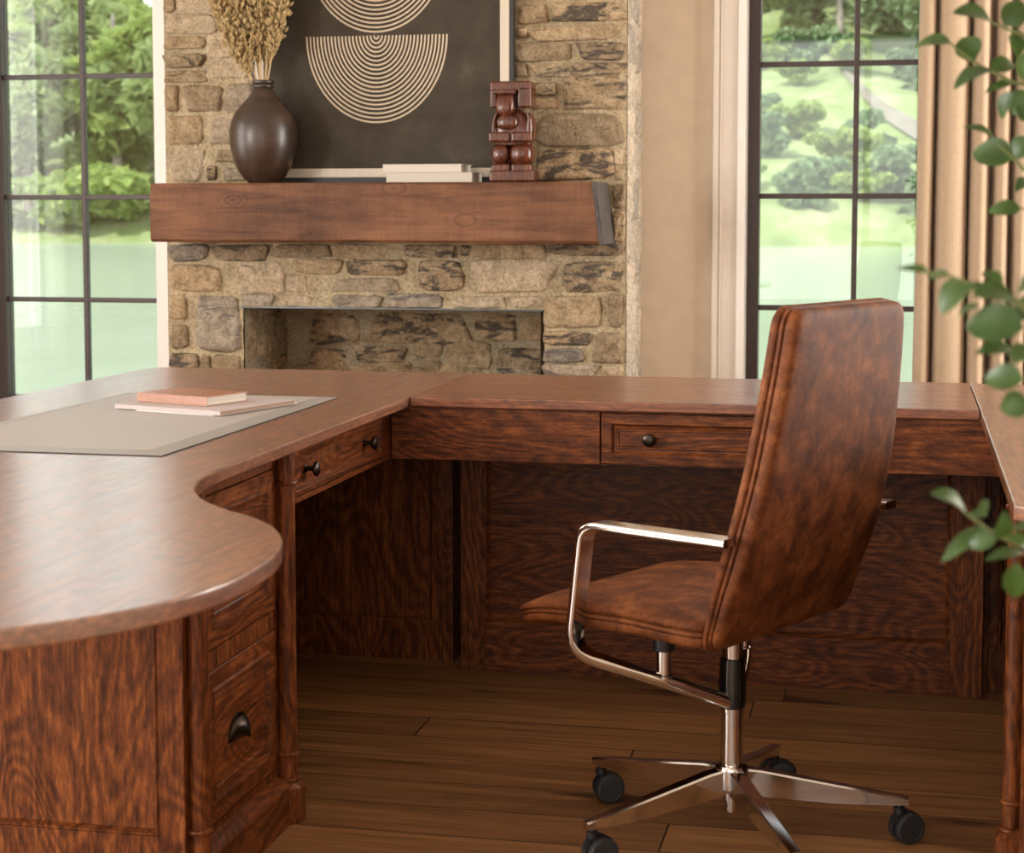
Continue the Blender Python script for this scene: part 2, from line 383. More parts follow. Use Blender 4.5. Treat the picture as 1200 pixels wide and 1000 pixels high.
# windows of the back wall --------------------------------------------------
def window(name, x0, x1, verts, horis, fy=6.5):
    w = bpy.data.objects.new(name, None); COL.objects.link(w); w.location = ((x0+x1)/2, fy, WZ0); w['kind'] = 'structure'
    f = .05
    bm = new()
    box(bm, x0, x0+f, fy-.03, fy+.035, WZ0, WZ1, .004); box(bm, x1-f, x1, fy-.03, fy+.035, WZ0, WZ1, .004)
    box(bm, x0+f, x1-f, fy-.03, fy+.035, WZ0, WZ0+f, .004); box(bm, x0+f, x1-f, fy-.03, fy+.035, WZ1-f, WZ1, .004)
    obj('window_frame', bm, WINFR, w)
    m = .0095
    bm = new()
    for x in verts: box(bm, x-m, x+m, fy-.014, fy+.014, WZ0+f, WZ1-f, .003)
    for z in horis: box(bm, x0+f, x1-f, fy-.012, fy+.012, z-m, z+m, .003)
    obj('window_muntins', bm, WINFR, w)
    bm = new(); box(bm, x0+f, x1-f, fy+.004, fy+.008, WZ0+f, WZ1-f); obj('glass_pane', bm, GLASS, w)
    return w
HZ = (.851, 1.252, 1.72, 2.19)
w1 = window('window_1', -3.50, L1+.02, (-3.118, -2.81), HZ)
w2 = window('window_2', -.549, .60, (-.163, .19), HZ)
def reveal(name, x0, x1, rb=.024):
    bm = new()
    t = .004
    box(bm, x0, x0+t, WY-.002, WY+WT, WZ0, WZ1, .002); box(bm, x1-t, x1, WY-.002, WY+WT, WZ0, WZ1, .002)
    box(bm, x0, x1, WY-.002, WY+WT, WZ1-t, WZ1, .002); box(bm, x0-.06, x1+.06, WY-.05, WY+WT, WZ0-.03, WZ0+.001, .004)
    # inner bead on the room side, the lit reveal put into its white
    for a, b in ((x0-.024, x0+.006), (x1-.006, x1+rb)): box(bm, a, b, WY-.024, WY+.002, WZ0, WZ1+.02, .004)
    box(bm, x0-.024, x1+.024, WY-.024, WY+.002, WZ1-.004, WZ1+.02, .004)
    return struct(name, bm, WHITE)
reveal('trim_1', L0, L1, .06); reveal('trim_2', Q0, Q1)
def casing(name, x0, x1, sides):
    bm = new()
    for s in sides:
        e = x0 if s < 0 else x1
        a, b = e+s*.024, e+s*.110
        box(bm, a, b, WY-.016, WY, WZ0-.03, WZ1+.1, .003)
        box(bm, b-s*.022, b, WY-.026, WY, WZ0-.03, WZ1+.1, .005)
        box(bm, b-s*.034, b-s*.024, WY-.021, WY, WZ0-.03, WZ1+.1, .004)
    box(bm, x0-.110, x1+.110, WY-.02, WY, WZ1+.02, WZ1+.12, .004)
    return struct(name, bm, CASING)
casing('trim_3', L0, L1, (-1,)); casing('trim_4', Q0, Q1, (-1, 1))

# plain window frames in the side walls, unseen; two nearer left ones added for light
def side_window(name, x, a, b):
    bm = new(); z0, z1 = .5, 2.65
    for y in (a, b-.05): box(bm, x-.03, x+.03, y, y+.05, z0, z1)
    for z in (z0, z1-.05): box(bm, x-.03, x+.03, a+.05, b-.05, z, z+.05)
    for y in (a+(b-a)/3, a+2*(b-a)/3): box(bm, x-.012, x+.012, y-.011, y+.011, z0+.05, z1-.05)
    for z in (1.03, 1.57, 2.1): box(bm, x-.012, x+.012, a+.05, b-.05, z-.011, z+.011)
    struct(name, bm, WINFR)
side_window('window_3', RX0-.1, *LW[0]); side_window('window_4', RX0-.1, *LW[1]); side_window('window_5', RX0-.1, *LW[2]); side_window('window_6', RX1+.1, *RW[0])
bm = new()
for x in (FW[0], (FW[0]+FW[1])/2-.03, FW[1]-.06): box(bm, x, x+.06, RY0-.13, RY0-.07, .3, 2.7)
for z in (.3, 2.64): box(bm, FW[0]+.06, FW[1]-.06, RY0-.13, RY0-.07, z, z+.06)
struct('added_front_window', bm, WINFR)  # unseen window added to go with the front fill lamp


# sheer curtains on the left wall windows
def sheer_mat():
    m, nt, out = newmat('sheer_voile'); n = N(nt)
    t = n('ShaderNodeBsdfTransparent', {'Color': (1, 1, 1, 1)}); d = n('ShaderNodeBsdfTranslucent', {'Color': (.9, .88, .84, 1)}); e = n('ShaderNodeBsdfDiffuse', {'Color': (.8, .78, .74, 1)})
    m1 = n('ShaderNodeMixShader', {0: .45, 1: d.outputs[0], 2: e.outputs[0]}); m2 = n('ShaderNodeMixShader', {0: .42, 1: t.outputs[0], 2: m1.outputs[0]})
    nt.links.new(m2.outputs[0], out.inputs[0]); return m
SHEER = sheer_mat()
for k, (a, b) in enumerate(LW[2:]):
    bm = new(); rows = []
    nn = 150
    for z in (.03, .9, 1.8, 2.75):
        rows.append([bm.verts.new((RX0+.10+.035*math.sin(i*.62+.9*math.sin(i*.21+k))+.012*math.sin(i*.17+z), a-.12+(b-a+.24)*i/nn, z)) for i in range(nn+1)])
    for p, q in zip(rows, rows[1:]):
        for i in range(nn): bm.faces.new((p[i], p[i+1], q[i+1], q[i]))
    o = obj('sheer_curtain', bm, SHEER, None, 80, origin=(RX0+.1, (a+b)/2, 0))
    tag(o, 'white sheer curtain over the left wall window', 'curtain')
STONES=[(-2.56,1.934,0.045,0.06,'t'),(-2.463,1.931,0.142,0.078,'l'),(-2.477,1.857,0.2,0.066,'l'),(-2.504,1.796,0.156,0.045,'t'),(-2.51,1.731,0.152,0.048,'d'),(-2.501,1.677,0.165,0.042,'t'),(-2.342,1.749,0.183,0.174,'l'),(-2.554,1.6,0.049,0.094,'t'),(-2.437,1.597,0.139,0.097,'t'),(-2.3,1.598,0.115,0.102,'l'),(-2.51,1.487,0.14,0.106,'t'),(-2.358,1.483,0.113,0.1,'l'),(-2.504,1.364,0.143,0.122,'l'),(-2.408,1.334,0.036,0.055,'d'),(-2.341,1.395,0.097,0.045,'t'),(-2.321,1.329,0.087,0.051,'l'),(-1.241,1.867,0.11,0.069,'t'),(-1.047,1.87,0.249,0.066,'d'),(-1.275,1.802,0.042,0.035,'t'),(-1.091,1.801,0.309,0.052,'t'),(-1.2,1.74,0.199,0.069,'t'),(-1.003,1.738,0.158,0.06,'d'),(-1.278,1.678,0.042,0.046,'t'),(-1.083,1.676,0.307,0.049,'d'),(-1.202,1.613,0.092,0.046,'d'),(-1.031,1.596,0.221,0.115,'d'),(-1.196,1.564,0.092,0.041,'t'),(-1.082,1.475,0.301,0.116,'t'),(-1.097,1.357,0.267,0.11,'d'),(-0.942,1.382,0.032,0.058,'l'),(-0.938,1.324,0.038,0.046,'t'),(-1.225,1.946,0.178,0.066,'t'),(-1.023,1.94,0.202,0.057,'t'),(-0.941,1.248,0.044,0.084,'t'),(-0.937,1.145,0.038,0.104,'d'),(-2.502,1.048,0.144,0.064,'g'),(-2.301,1.049,0.2,0.058,'d'),(-2.075,1.058,0.213,0.048,'t'),(-2.478,0.959,0.196,0.101,'t'),(-2.233,0.964,0.19,0.119,'l'),(-2.014,1.002,0.177,0.057,'t'),(-2.092,0.941,0.08,0.064,'l'),(-2.091,0.88,0.108,0.046,'l'),(-2.541,0.854,0.066,0.096,'t'),(-2.39,0.796,0.166,0.209,'g'),(-2.24,0.879,0.119,0.046,'g'),(-2.541,0.747,0.069,0.087,'t'),(-2.525,0.661,0.112,0.056,'d'),(-2.359,0.655,0.101,0.056,'t'),(-2.439,0.65,0.033,0.062,'t'),(-1.859,1.057,0.207,0.051,'t'),(-1.606,1.059,0.188,0.045,'d'),(-1.481,1.062,0.031,0.039,'d'),(-1.321,1.06,0.254,0.05,'t'),(-1.056,1.066,0.246,0.041,'d'),(-1.804,1.001,0.209,0.057,'d'),(-1.567,0.975,0.166,0.11,'d'),(-1.313,0.973,0.293,0.118,'l'),(-1.839,0.939,0.248,0.048,'l'),(-1.869,0.88,0.176,0.045,'g'),(-1.667,0.885,0.205,0.051,'g'),(-1.421,0.883,0.177,0.042,'l'),(-1.027,0.974,0.202,0.108,'d'),(-1.254,0.884,0.121,0.044,'l'),(-1.1,0.853,0.206,0.115,'t'),(-1.119,0.761,0.167,0.05,'d'),(-1.132,0.702,0.141,0.05,'g'),(-1.106,0.651,0.192,0.041,'g'),(-0.951,0.859,0.05,0.111,'t'),(-0.975,0.733,0.101,0.112,'t'),(-0.96,0.651,0.071,0.041,'l')]
BACKSTONES=[(-2.101,0.751,0.19,0.127,'d'),(-1.77,0.756,0.396,0.119,'d'),(-1.471,0.766,0.157,0.105,'d'),(-1.922,0.658,0.202,0.058,'d'),(-1.731,0.675,0.113,0.061,'t'),(-1.579,0.659,0.184,0.112,'t'),(-2.122,0.635,0.15,0.085,'d'),(-1.899,0.609,0.202,0.045,'t'),(-1.715,0.613,0.066,0.052,'t'),(-1.375,0.633,0.185,0.125,'d'),(-1.315,0.763,0.129,0.095,'t')]
LEAF_A=[(0.0865,1.91,1.3929,0.0476,1.886,1.4007,0.0251),(0.0473,1.95,1.3748,0.0072,1.966,1.3725,0.0242),(0.0596,1.99,1.3845,0.0725,1.99,1.359,0.0261),(0.0893,1.93,1.3451,0.0498,1.914,1.3262,0.0242),(0.0886,1.97,1.3482,0.115,1.994,1.3567,0.0186),(0.0984,1.91,1.3883,0.1185,1.918,1.4128,0.0242),(0.1084,1.95,1.3833,0.1144,1.942,1.3596,0.0223),(0.1179,1.99,1.3366,0.0836,1.966,1.3247,0.0102),(0.1111,1.93,1.322,0.0989,1.946,1.295,0.0186),(0.1238,1.97,1.3271,0.1122,1.97,1.3005,0.0205),(0.0942,1.91,1.2706,0.0611,1.894,1.2859,0.0186),(0.1146,1.95,1.2542,0.0712,1.974,1.2624,0.0298),(0.135,1.99,1.2742,0.1139,1.998,1.2565,0.0242),(0.1206,1.93,1.2026,0.0869,1.922,1.199,0.0158),(0.1302,1.97,1.2332,0.116,1.946,1.2204,0.013),(0.1317,1.91,1.3618,0.1174,1.926,1.333,0.0223),(0.1318,1.95,1.2948,0.116,1.95,1.3109,0.0186)]
LEAF_B=[(0.0237,1.46,1.1506,-0.0022,1.436,1.1552,0.0064),(0.0386,1.5,1.148,0.0212,1.516,1.1444,0.0086),(0.0577,1.54,1.141,0.0326,1.54,1.1136,0.0258),(0.0901,1.48,1.1286,0.0564,1.464,1.1338,0.0272),(0.0998,1.52,1.1036,0.053,1.544,1.105,0.0315),(0.0616,1.46,1.1252,0.045,1.468,1.1158,0.0086),(0.0817,1.5,1.1428,0.0638,1.492,1.1498,0.0093),(0.0947,1.54,1.083,0.0614,1.516,1.0836,0.0143),(0.0981,1.48,1.0651,0.067,1.496,1.0637,0.02),(0.1045,1.52,1.0439,0.0816,1.52,1.0363,0.02),(0.1059,1.46,1.0907,0.0864,1.444,1.0816,0.0215),(0.1076,1.5,1.143,0.0927,1.524,1.1314,0.0186),(0.111,1.54,1.1167,0.091,1.548,1.1181,0.0215),(0.0701,1.48,1.14,0.0468,1.472,1.1333,0.0115)]
LEAF_C=[(0.0563,1.51,0.9509,0.0274,1.486,0.9707,0.02),(0.0705,1.55,0.9418,0.0751,1.566,0.9548,0.0074),(0.078,1.59,0.9361,0.0615,1.59,0.934,0.0133),(0.0712,1.53,0.9344,0.0373,1.514,0.9086,0.0126),(0.0787,1.57,0.9262,0.0455,1.594,0.9071,0.0104),(0.0813,1.51,0.9297,0.0571,1.518,0.9216,0.0133),(0.0848,1.55,0.9226,0.0894,1.542,0.9482,0.0148),(0.1087,1.59,0.9043,0.0748,1.566,0.9016,0.0111),(0.0993,1.53,0.9066,0.0982,1.546,0.8728,0.0178),(0.1174,1.57,0.9291,0.097,1.57,0.9283,0.0118),(0.1065,1.51,0.925,0.0884,1.494,0.9357,0.0104)]
TWIGS=[[(0.0464,1.95,1.3757),(0.0702,1.95,1.3558),(0.092,1.95,1.3439),(0.1138,1.95,1.333),(0.1567,1.95,1.3227),(0.2343,1.95,1.2587)],[(0.0875,1.95,1.396),(0.104,1.95,1.3886),(0.1343,1.95,1.374),(0.2329,1.95,1.3112)],[(0.0962,1.95,1.2703),(0.1147,1.95,1.2533),(0.1287,1.95,1.2399),(0.1763,1.95,1.215),(0.2446,1.95,1.1885)],[(0.0243,1.5,1.1492),(0.0386,1.5,1.1466),(0.0576,1.5,1.1391),(0.0913,1.5,1.1276),(0.1319,1.5,1.095),(0.2828,1.5,1.016)],[(0.0889,1.5,1.086),(0.099,1.5,1.0806),(0.1326,1.5,1.0639),(0.2837,1.5,0.9888)],[(0.0549,1.55,0.9464),(0.0678,1.55,0.9366),(0.0848,1.55,0.9255),(0.1058,1.55,0.9176),(0.1477,1.55,0.9012),(0.2971,1.55,0.8541)],[(0.1218,1.95,1.2026),(0.1597,1.95,1.1955),(0.2369,1.95,1.162)]]
# ---------------------------------------------------------------- U-shaped desk
def ring_panel(bm, org, ux, uz, un, w, h, prof, mi=0):
    """rectangular front with mitred mouldings: prof = (inset, height along normal)"""
    org, ux, uz, un = map(Vector, (org, ux, uz, un)); loops = []
    for d, t in prof:
        loops.append([org+ux*x+uz*z+un*t for x, z in ((d, d), (w-d, d), (w-d, h-d), (d, h-d))])
    return rings(bm, loops, mi=mi)
def raised(st):
    return [(0, -.02), (0, -.0015), (.0015, 0), (st-.006, 0), (st-.003, .003), (st, .002), (st+.003, -.005), (st+.008, -.007), (st+.014, -.0075), (st+.016, -.004), (st+.019, -.0035), (st+.022, -.0065), (st+.03, -.0065)]
def knob(parent, c, n, name='knob'):
    bm = new()
    disc(bm, c, n, [(.009, 0), (.0095, .002), (.006, .004), (.0048, .009), (.0055, .015), (.010, .018), (.0150, .021), (.0160, .024), (.0145, .0275), (.009, .030), (.003, .031)], 28)
    return obj(name, bm, METAL_BRONZE, parent)
def cup_pull(parent, c, sx, w=.088, h=.040, d=.026):
    """half-dome bin pull on a face whose outward normal is (sx,0,0)"""
    bm = new(); loops = []
    c = Vector(c); nt_ = 14; nr = 8
    for i in range(nr+1):
        a = (PI/2)*i/nr                      # 0 at the face, pi/2 at the crown
        L = []
        for k in range(nt_+1):
            t = PI*k/nt_
            rr = math.cos(a)
            y = -w/2*math.cos(t)*rr; z = h*math.sin(t)**.8*rr - .012; x = d*math.sin(a)*(.35+.65*math.sin(t)) if True else 0
            L.append(c+Vector((sx*x, y, z)))
        loops.append(L)
    rings(bm, loops, False, False, closed=False)
    # flange
    fl = [[c+Vector((sx*q, -(w/2+e)*math.cos(PI*k/nt_), (h+e)*math.sin(PI*k/nt_)**.8-.012)) for k in range(nt_+1)] for e, q in ((0, .003), (.004, .003), (.005, 0))]
    rings(bm, fl, False, False, closed=False)
    o = obj('cup_pull', bm, METAL_BRONZE, parent, 60)
    so = o.modifiers.new('thick', 'SOLIDIFY'); so.thickness = .0018
    return o
def column(parent, x, y, face):
    """quarter round corner post with two collars and a chamfered foot block"""
    bm = new(); r = .0185
    lathe(bm, [(r, .083), (r, .131), (r+.004, .1325), (r+.0055, .136), (r+.004, .1395), (r, .141), (r, .668), (r+.004, .6695), (r+.0055, .673), (r+.004, .6765), (r, .678), (r, .7365)], x, y, 28)
    lathe(bm, [(r, .080), (r+.005, .0815), (r+.0065, .085), (r+.005, .0885), (r, .0905)], x, y, 28)
    a = PI/8
    lathe(bm, [(.034, 0), (.034, .070), (.0225, .0815)], x, y, 8, rot=a)
    return obj('corner_post', bm, OAK[2], parent)
def top_slab(bm, poly, z0, z1, bev=.003):
    """slab with an eased top edge and a small lower bead"""
    n = len(poly)
    def inset(d):
        out = []
        for i in range(n):
            a, b, c = Vector(poly[i-1]), Vector(poly[i]), Vector(poly[(i+1) % n])
            d1 = (b-a).normalized(); d2 = (c-b).normalized()
            n1 = Vector((-d1.y, d1.x)); n2 = Vector((-d2.y, d2.x))
            m = (n1+n2); m = m/max(m.length, 1e-6); k = max(.35, m.dot(n1))
            out.append(b+m*(d/k))
        return out
    loops = []
    for d, z in ((.004, z0), (0, z0+.003), (0, z1-bev-.002), (bev*.25, z1-bev*.5), (bev*.6, z1-bev*.2), (bev*1.1, z1)):
        loops.append([(p.x, p.y, z) for p in inset(d)])
    rings(bm, loops)
def catmull(pts, k=6):
    out = []
    for i in range(1, len(pts)-2):
        p0, p1, p2, p3 = (Vector(p) for p in pts[i-1:i+3])
        for j in range(k):
            t = j/k
            out.append(.5*((2*p1)+(-p0+p2)*t+(2*p0-5*p1+4*p2-p3)*t*t+(-p0+3*p1-3*p2+p3)*t**3))
    return out
TOPZ, UND = .762, .737
# --- main desk top outline (counter-clockwise), P-shaped end
curve = [(-1.126, 2.93), (-1.126, 2.86), (-1.117, 2.755), (-1.098, 2.672), (-1.066, 2.592), (-1.018, 2.518), (-.957, 2.452), (-.897, 2.398), (-.847, 2.335), (-.806, 2.256), (-.781, 2.175), (-.769, 2.085),
         (-.771, 1.969), (-.797, 1.859), (-.850, 1.765), (-.925, 1.685), (-1.03, 1.61), (-1.17, 1.555), (-1.35, 1.53), (-1.55, 1.545), (-1.73, 1.60), (-1.88, 1.70), (-1.985, 1.86), (-2.035, 2.06), (-2.05, 2.3), (-2.05, 2.4)]
cv = catmull(curve, 6)                        # runs clockwise seen from above
poly = [(-1.128, 4.682), (-1.126, 4.04), (-1.126, 3.5)]+[(p.x, p.y) for p in cv]+[(-2.05, 2.6), (-2.052, 4.60), (-2.046, 4.64), (-2.028, 4.668), (-1.99, 4.682)]
poly = poly[::-1]
def ccw(P):
    a = sum(P[i-1][0]*P[i][1]-P[i][0]*P[i-1][1] for i in range(len(P)))
    return P if a > 0 else P[::-1]
MIRX = -.4745
def pedestal_side(t, sg, end_y):
    """carcass, drawers, posts and kneehole of one arm of the U. sg=+1: faces +X (main desk), sg=-1: mirrored"""
    X = (lambda x: x) if sg > 0 else (lambda x: 2*MIRX-x)
    un = (sg, 0, 0)
    xo, xi = -2.0, -1.205
    bm = new(); box(bm, X(xo), X(xi), 2.815, 3.285, .0, UND, .001); obj('carcass', bm, OAK[2], t)
    bm = new()                                # face frame round the drawers
    for y0, y1 in ((2.842, 2.889), (3.2535, 3.30)): box(bm, X(-1.206), X(-1.1785), y0, y1, .09, UND, .0012)
    for z0, z1 in ((.092, .1075), (.389, .4235), (.7035, UND)): box(bm, X(-1.206), X(-1.1785), 2.889, 3.2535, z0, z1, .0012)
    obj('face_frame', bm, OAK[2], t)
    bm = new()
    base = [(-.0, 0), (.028, 0), (.028, .078), (.022, .086), (.012, .090), (.0, .0955)]
    loops = [[(X(-1.178+a), y, z) for a, z in base] for y in (2.852, 3.248)]
    rings(bm, loops); obj('plinth', bm, OAK[1], t)
    for z0, h in ((.4265, .274), (.1105, .2755)):
        bm = new(); ring_panel(bm, (X(-1.178), 2.8912, z0), (0, 1, 0), (0, 0, 1), un, .3602, h, raised(.038))
        d = obj('drawer', bm, OAK[1], t); cup_pull(d, (X(-1.1845), 3.062, z0+h/2-.006), sg)
    column(t, X(-1.163), 3.2755, sg); column(t, X(-1.163), 2.823, sg)
    # knee drawer and its apron
    bm = new()
    box(bm, X(-1.20), X(-1.1795), 3.296, 3.342, .612, UND, .001); box(bm, X(-1.20), X(-1.1795), 3.994, 4.066, .612, UND, .001)
    box(bm, X(-1.20), X(-1.1795), 3.342, 3.994, .612, .6235, .001); box(bm, X(-1.20), X(-1.1795), 3.342, 3.994, .7225, UND, .001)
    obj('apron', bm, OAK[1], t)
    bm = new(); ring_panel(bm, (X(-1.1785), 3.344, .6255), (0, 1, 0), (0, 0, 1), un, .648, .095, raised(.013)[:8]+[(.024, -.0065)])
    d = obj('drawer', bm, OAK[1], t)
    for y in (3.462, 3.876): knob(d, (X(-1.1855), y, .673), un)
    # kneehole: back of the knee space and the far end wall
    bm = new(); box(bm, X(-2.0), X(-1.985), 3.285, 4.56, .0, UND); obj('modesty_panel', bm, OAK[2], t)
    bm = new()
    w_ = .79
    ring_panel(bm, (min(X(-1.985), X(-1.150)), 4.556, .0), (1, 0, 0), (0, 0, 1), (0, -1, 0), .835, UND, [(0, -.02), (0, 0), (.05, 0), (.053, .004), (.058, .003), (.064, -.006), (.07, -.008), (.2, -.008)])
    box(bm, X(-1.985), X(-1.150), 4.549, 4.557, .0, .112, .002)
    obj('kneehole_end', bm, OAK[2], t)
    bm = new(); box(bm, X(-1.148), X(-1.178), 4.545, 4.66, .0, UND, .002); obj('leg_panel', bm, OAK[2], t)
    bm = new(); box(bm, X(-2.0), X(-1.178), 4.578, 4.64, 0., UND, .002); obj('back_panel', bm, OAK[2], t)
    # near end panel: stiles and rails round a recessed panel
    bm = new(); a, b = sorted((X(-2.0), X(-1.1775)))
    yf = 2.792
    for x0, x1 in ((a, a+.048), (b-.048, b)): box(bm, x0, x1, yf, 2.816, .0, UND, .0012)
    box(bm, a+.048, b-.048, yf, 2.816, .0, .130, .0012); box(bm, a+.048, b-.048, yf, 2.816, .70, UND, .0012)
    obj('end_frame', bm, OAK[2], t)
    bm = new(); ring_panel(bm, (a+.048, yf, .130), (1, 0, 0), (0, 0, 1), (0, -1, 0), b-a-.096, .57, [(-.002, -.02), (-.002, -.001), (.002, .0025), (.005, .0025), (.0075, -.004), (.009, -.012), (.02, -.0125)])
    obj('end_panel', bm, OAK[2], t)

desk = thing('executive_desk', 'large oak desk with rounded peninsula end, topped by the grey desk pad', 'desk', (-1.6, 3.4, 0), None)
bm = new(); top_slab(bm, ccw(poly), UND, TOPZ); obj('desktop', bm, OAK_TOP_Y, desk, 25)
pedestal_side(desk, 1, 2.79)
cred = thing('credenza', 'oak credenza behind the trailing green branches, opposite the desk with the grey pad', 'credenza', (.62, 3.6, 0), None)
cp = [(.1775, 4.672), (.1775, 4.05), (.1715, 2.742), (.205, 2.700), (1.06, 2.700), (1.06, 4.672)]
bm = new(); top_slab(bm, ccw(cp), UND, TOPZ); obj('desktop', bm, OAK_TOP_Y, cred, 25)
pedestal_side(cred, -1, 2.79)

bridge = thing('bridge_desk', 'narrow oak desk section with one wide drawer, running in front of the fireplace', 'desk', (-.4745, 4.36, 0), None)
bm = new(); top_slab(bm, ccw([(-1.1232, 4.046), (.1748, 4.046), (.1748, 4.676), (-1.1232, 4.676)]), UND+.001, TOPZ, .002); obj('desktop', bm, OAK_TOP_X, bridge, 25)
YA = 4.065
bm = new()
box(bm, -1.1765, -.675, YA, YA+.02, .612, UND+.001, .0012); box(bm, -.070, .2275, YA, YA+.02, .612, UND+.001, .0012)
box(bm, -.675, -.070, YA+.004, YA+.02, .612, .617, 0); box(bm, -.675, -.070, YA+.004, YA+.02, .7335, UND+.001, 0)
obj('apron', bm, OAK[0], bridge)
bm = new(); ring_panel(bm, (-.6715, YA, .6145), (1, 0, 0), (0, 0, 1), (0, -1, 0), .598, .118, [(0, -.02), (0, -.0015), (.0015, 0), (.024, 0), (.026, -.003), (.030, -.007), (.034, -.0075), (.036, -.003), (.040, -.003), (.042, -.0055), (.05, -.0055)])
d = obj('drawer', bm, OAK[0], bridge)
knob(d, (-.557, YA+.0055, .674), (0, -1, 0)); knob(d, (-.188, YA+.0055, .674), (0, -1, 0))
YM = 4.475
for a, b in ((-1.109, -1.043), (.134, .212)):
    bm = new(); box(bm, a, b, YM, YM+.02, 0, UND, .001); obj('panel_stile', bm, OAK[2], bridge)
for a, b in ((0, .128), (.62, UND)):
    bm = new(); box(bm, -1.043, .134, YM, YM+.02, a, b, .001); obj('panel_rail', bm, OAK[0], bridge)
bm = new(); ring_panel(bm, (-1.043, YM, .128), (1, 0, 0), (0, 0, 1), (0, -1, 0), 1.177, .492, [(-.002, -.018), (-.002, -.001), (.003, -.001), (.006, -.006), (.012, -.011), (.016, -.011), (.2, -.011)])
obj('modesty_panel', bm, OAK[0], bridge)

bm = new(); box(bm, -1.146, .197, 4.64, 4.66, 0, UND, .001); obj('back_panel', bm, OAK[0], bridge)

# ---------------------------------------------------------------- things on the desk
pad = thing('desk_pad', 'grey desk pad with a paler raised border, lying on the large desk under the notebooks', 'desk pad', (-1.547, 3.472, TOPZ), None)
PADM = plain('grey_pad_leather', (.36, .335, .31), .5, bump=(300, .05, .05))
PADB = plain('grey_pad_border', (.30, .285, .265), .45, bump=(300, .05, .05))
px0, px1, py0, py1 = -1.812, -1.283, 2.962, 3.982
bm = new()
def rc(d, z): return [(px0+d, py0+d, z), (px1-d, py0+d, z), (px1-d, py1-d, z), (px0+d, py1-d, z)]
rings(bm, [rc(.0004, TOPZ+.0017), rc(.0004, TOPZ+.0022), rc(.001, TOPZ+.0026), rc(.036, TOPZ+.0062), rc(.0365, TOPZ+.004)], True, True); obj('pad_border', bm, PADB, pad, 20)
bm = new(); rings(bm, [rc(-.0015, TOPZ+.0002), rc(-.0015, TOPZ+.0014), rc(.0, TOPZ+.0016)]); obj('pad_base', bm, plain('dark_pad_edge', (.03, .028, .026), .9), pad, 20)  # thin dark slab draws a dark line round the pad
bm = new(); rings(bm, [rc(.037, TOPZ+.0042), rc(.037, TOPZ+.0058), rc(.0375, TOPZ+.0062)]); obj('pad_surface', bm, PADM, pad, 20)
PZ = TOPZ+.0064
def book(name, label, cat, cx, cy, z, w, h, t, rot, cover, pages, ct=.002, grp=None, spine_round=False):
    """w along local x (spine on x=-w/2 side runs along y)"""
    b = thing(name, label, cat, (cx, cy, z), grp)
    b.rotation_euler = (0, 0, rot)
    def part(nm, bm, m):
        bmesh.ops.translate(bm, verts=bm.verts[:], vec=(cx, cy, z)); return obj(nm, bm, m, b)
    bm = new()
    box(bm, -w/2, w/2, -h/2, h/2, 0, ct, .0006); box(bm, -w/2, w/2, -h/2, h/2, t-ct, t, .0006); box(bm, -w/2, -w/2+ct, -h/2, h/2, ct, t-ct)
    part('cover', bm, cover)
    bm = new(); box(bm, -w/2+ct, w/2-.004, -h/2+.003, h/2-.003, ct, t-ct); part('page_block', bm, pages)
    return b
def page_mat(name, base):
    m, nt, out = newmat(name); n = N(nt)
    tc = n('ShaderNodeTexCoord'); mp = n('ShaderNodeMapping', {'Vector': tc.outputs['Object'], 'Scale': (4, 4, 900)})
    g = n('ShaderNodeTexNoise', {'Vector': mp.outputs[0], 'Scale': 1., 'Detail': 1.})
    c = ramp(n, g.outputs[0], [(.35, tuple(v*.72 for v in base)), (.65, base)])
    b = n('ShaderNodeBsdfPrincipled', {'Base Color': c.outputs[0], 'Roughness': .8}); nt.links.new(b.outputs[0], out.inputs[0]); return m
PAGES = page_mat('paper_edges', (.72, .67, .6)); PAGESB = page_mat('brown_paper_edges', (.40, .27, .2))
def tooled():
    m = plain('tan_notebook_leather', (.30, .118, .056), .34, spec=.8, bump=(140, .06, .1)); return m
TANL = tooled(); PINK = plain('pale_pink_cover', (.45, .38, .365), .55, bump=(200, .03, .04)); PAPER = plain('white_paper', (.78, .76, .73), .8, bump=(100, .02, .02))
# orientation measured from the visible edges
e1 = math.atan2(3.514-3.603, -1.371+1.652)
bm = new(); box(bm, -.105, .105, -.15, .15, 0, .0012)
bmesh.ops.rotate(bm, verts=bm.verts[:], cent=(0, 0, 0), matrix=Matrix.Rotation(e1+.02, 3, 'Z')); bmesh.ops.translate(bm, verts=bm.verts[:], vec=(-1.468, 3.70, PZ))
s_ = obj('paper_sheet', bm, PAPER, None, origin=(-1.468, 3.70, PZ)); tag(s_, 'loose white paper sheet peeking out from under the pale pink notebook', 'paper')
b1 = book('notebook', 'thin pale pink notebook lying on the desk pad under the tan one', 'notebook', -1.491, 3.691, PZ+.0013, .268, .292, .010, e1+PI/2, PINK, PAGESB, .0016)
b2 = book('notebook', 'small tan leather notebook lying on top of the pale pink notebook', 'notebook', -1.524, 3.693, PZ+.0115, .138, .200, .0205, math.atan2(3.59-3.655, 1.637-1.447)+PI/2, TANL, PAGES, .0022)

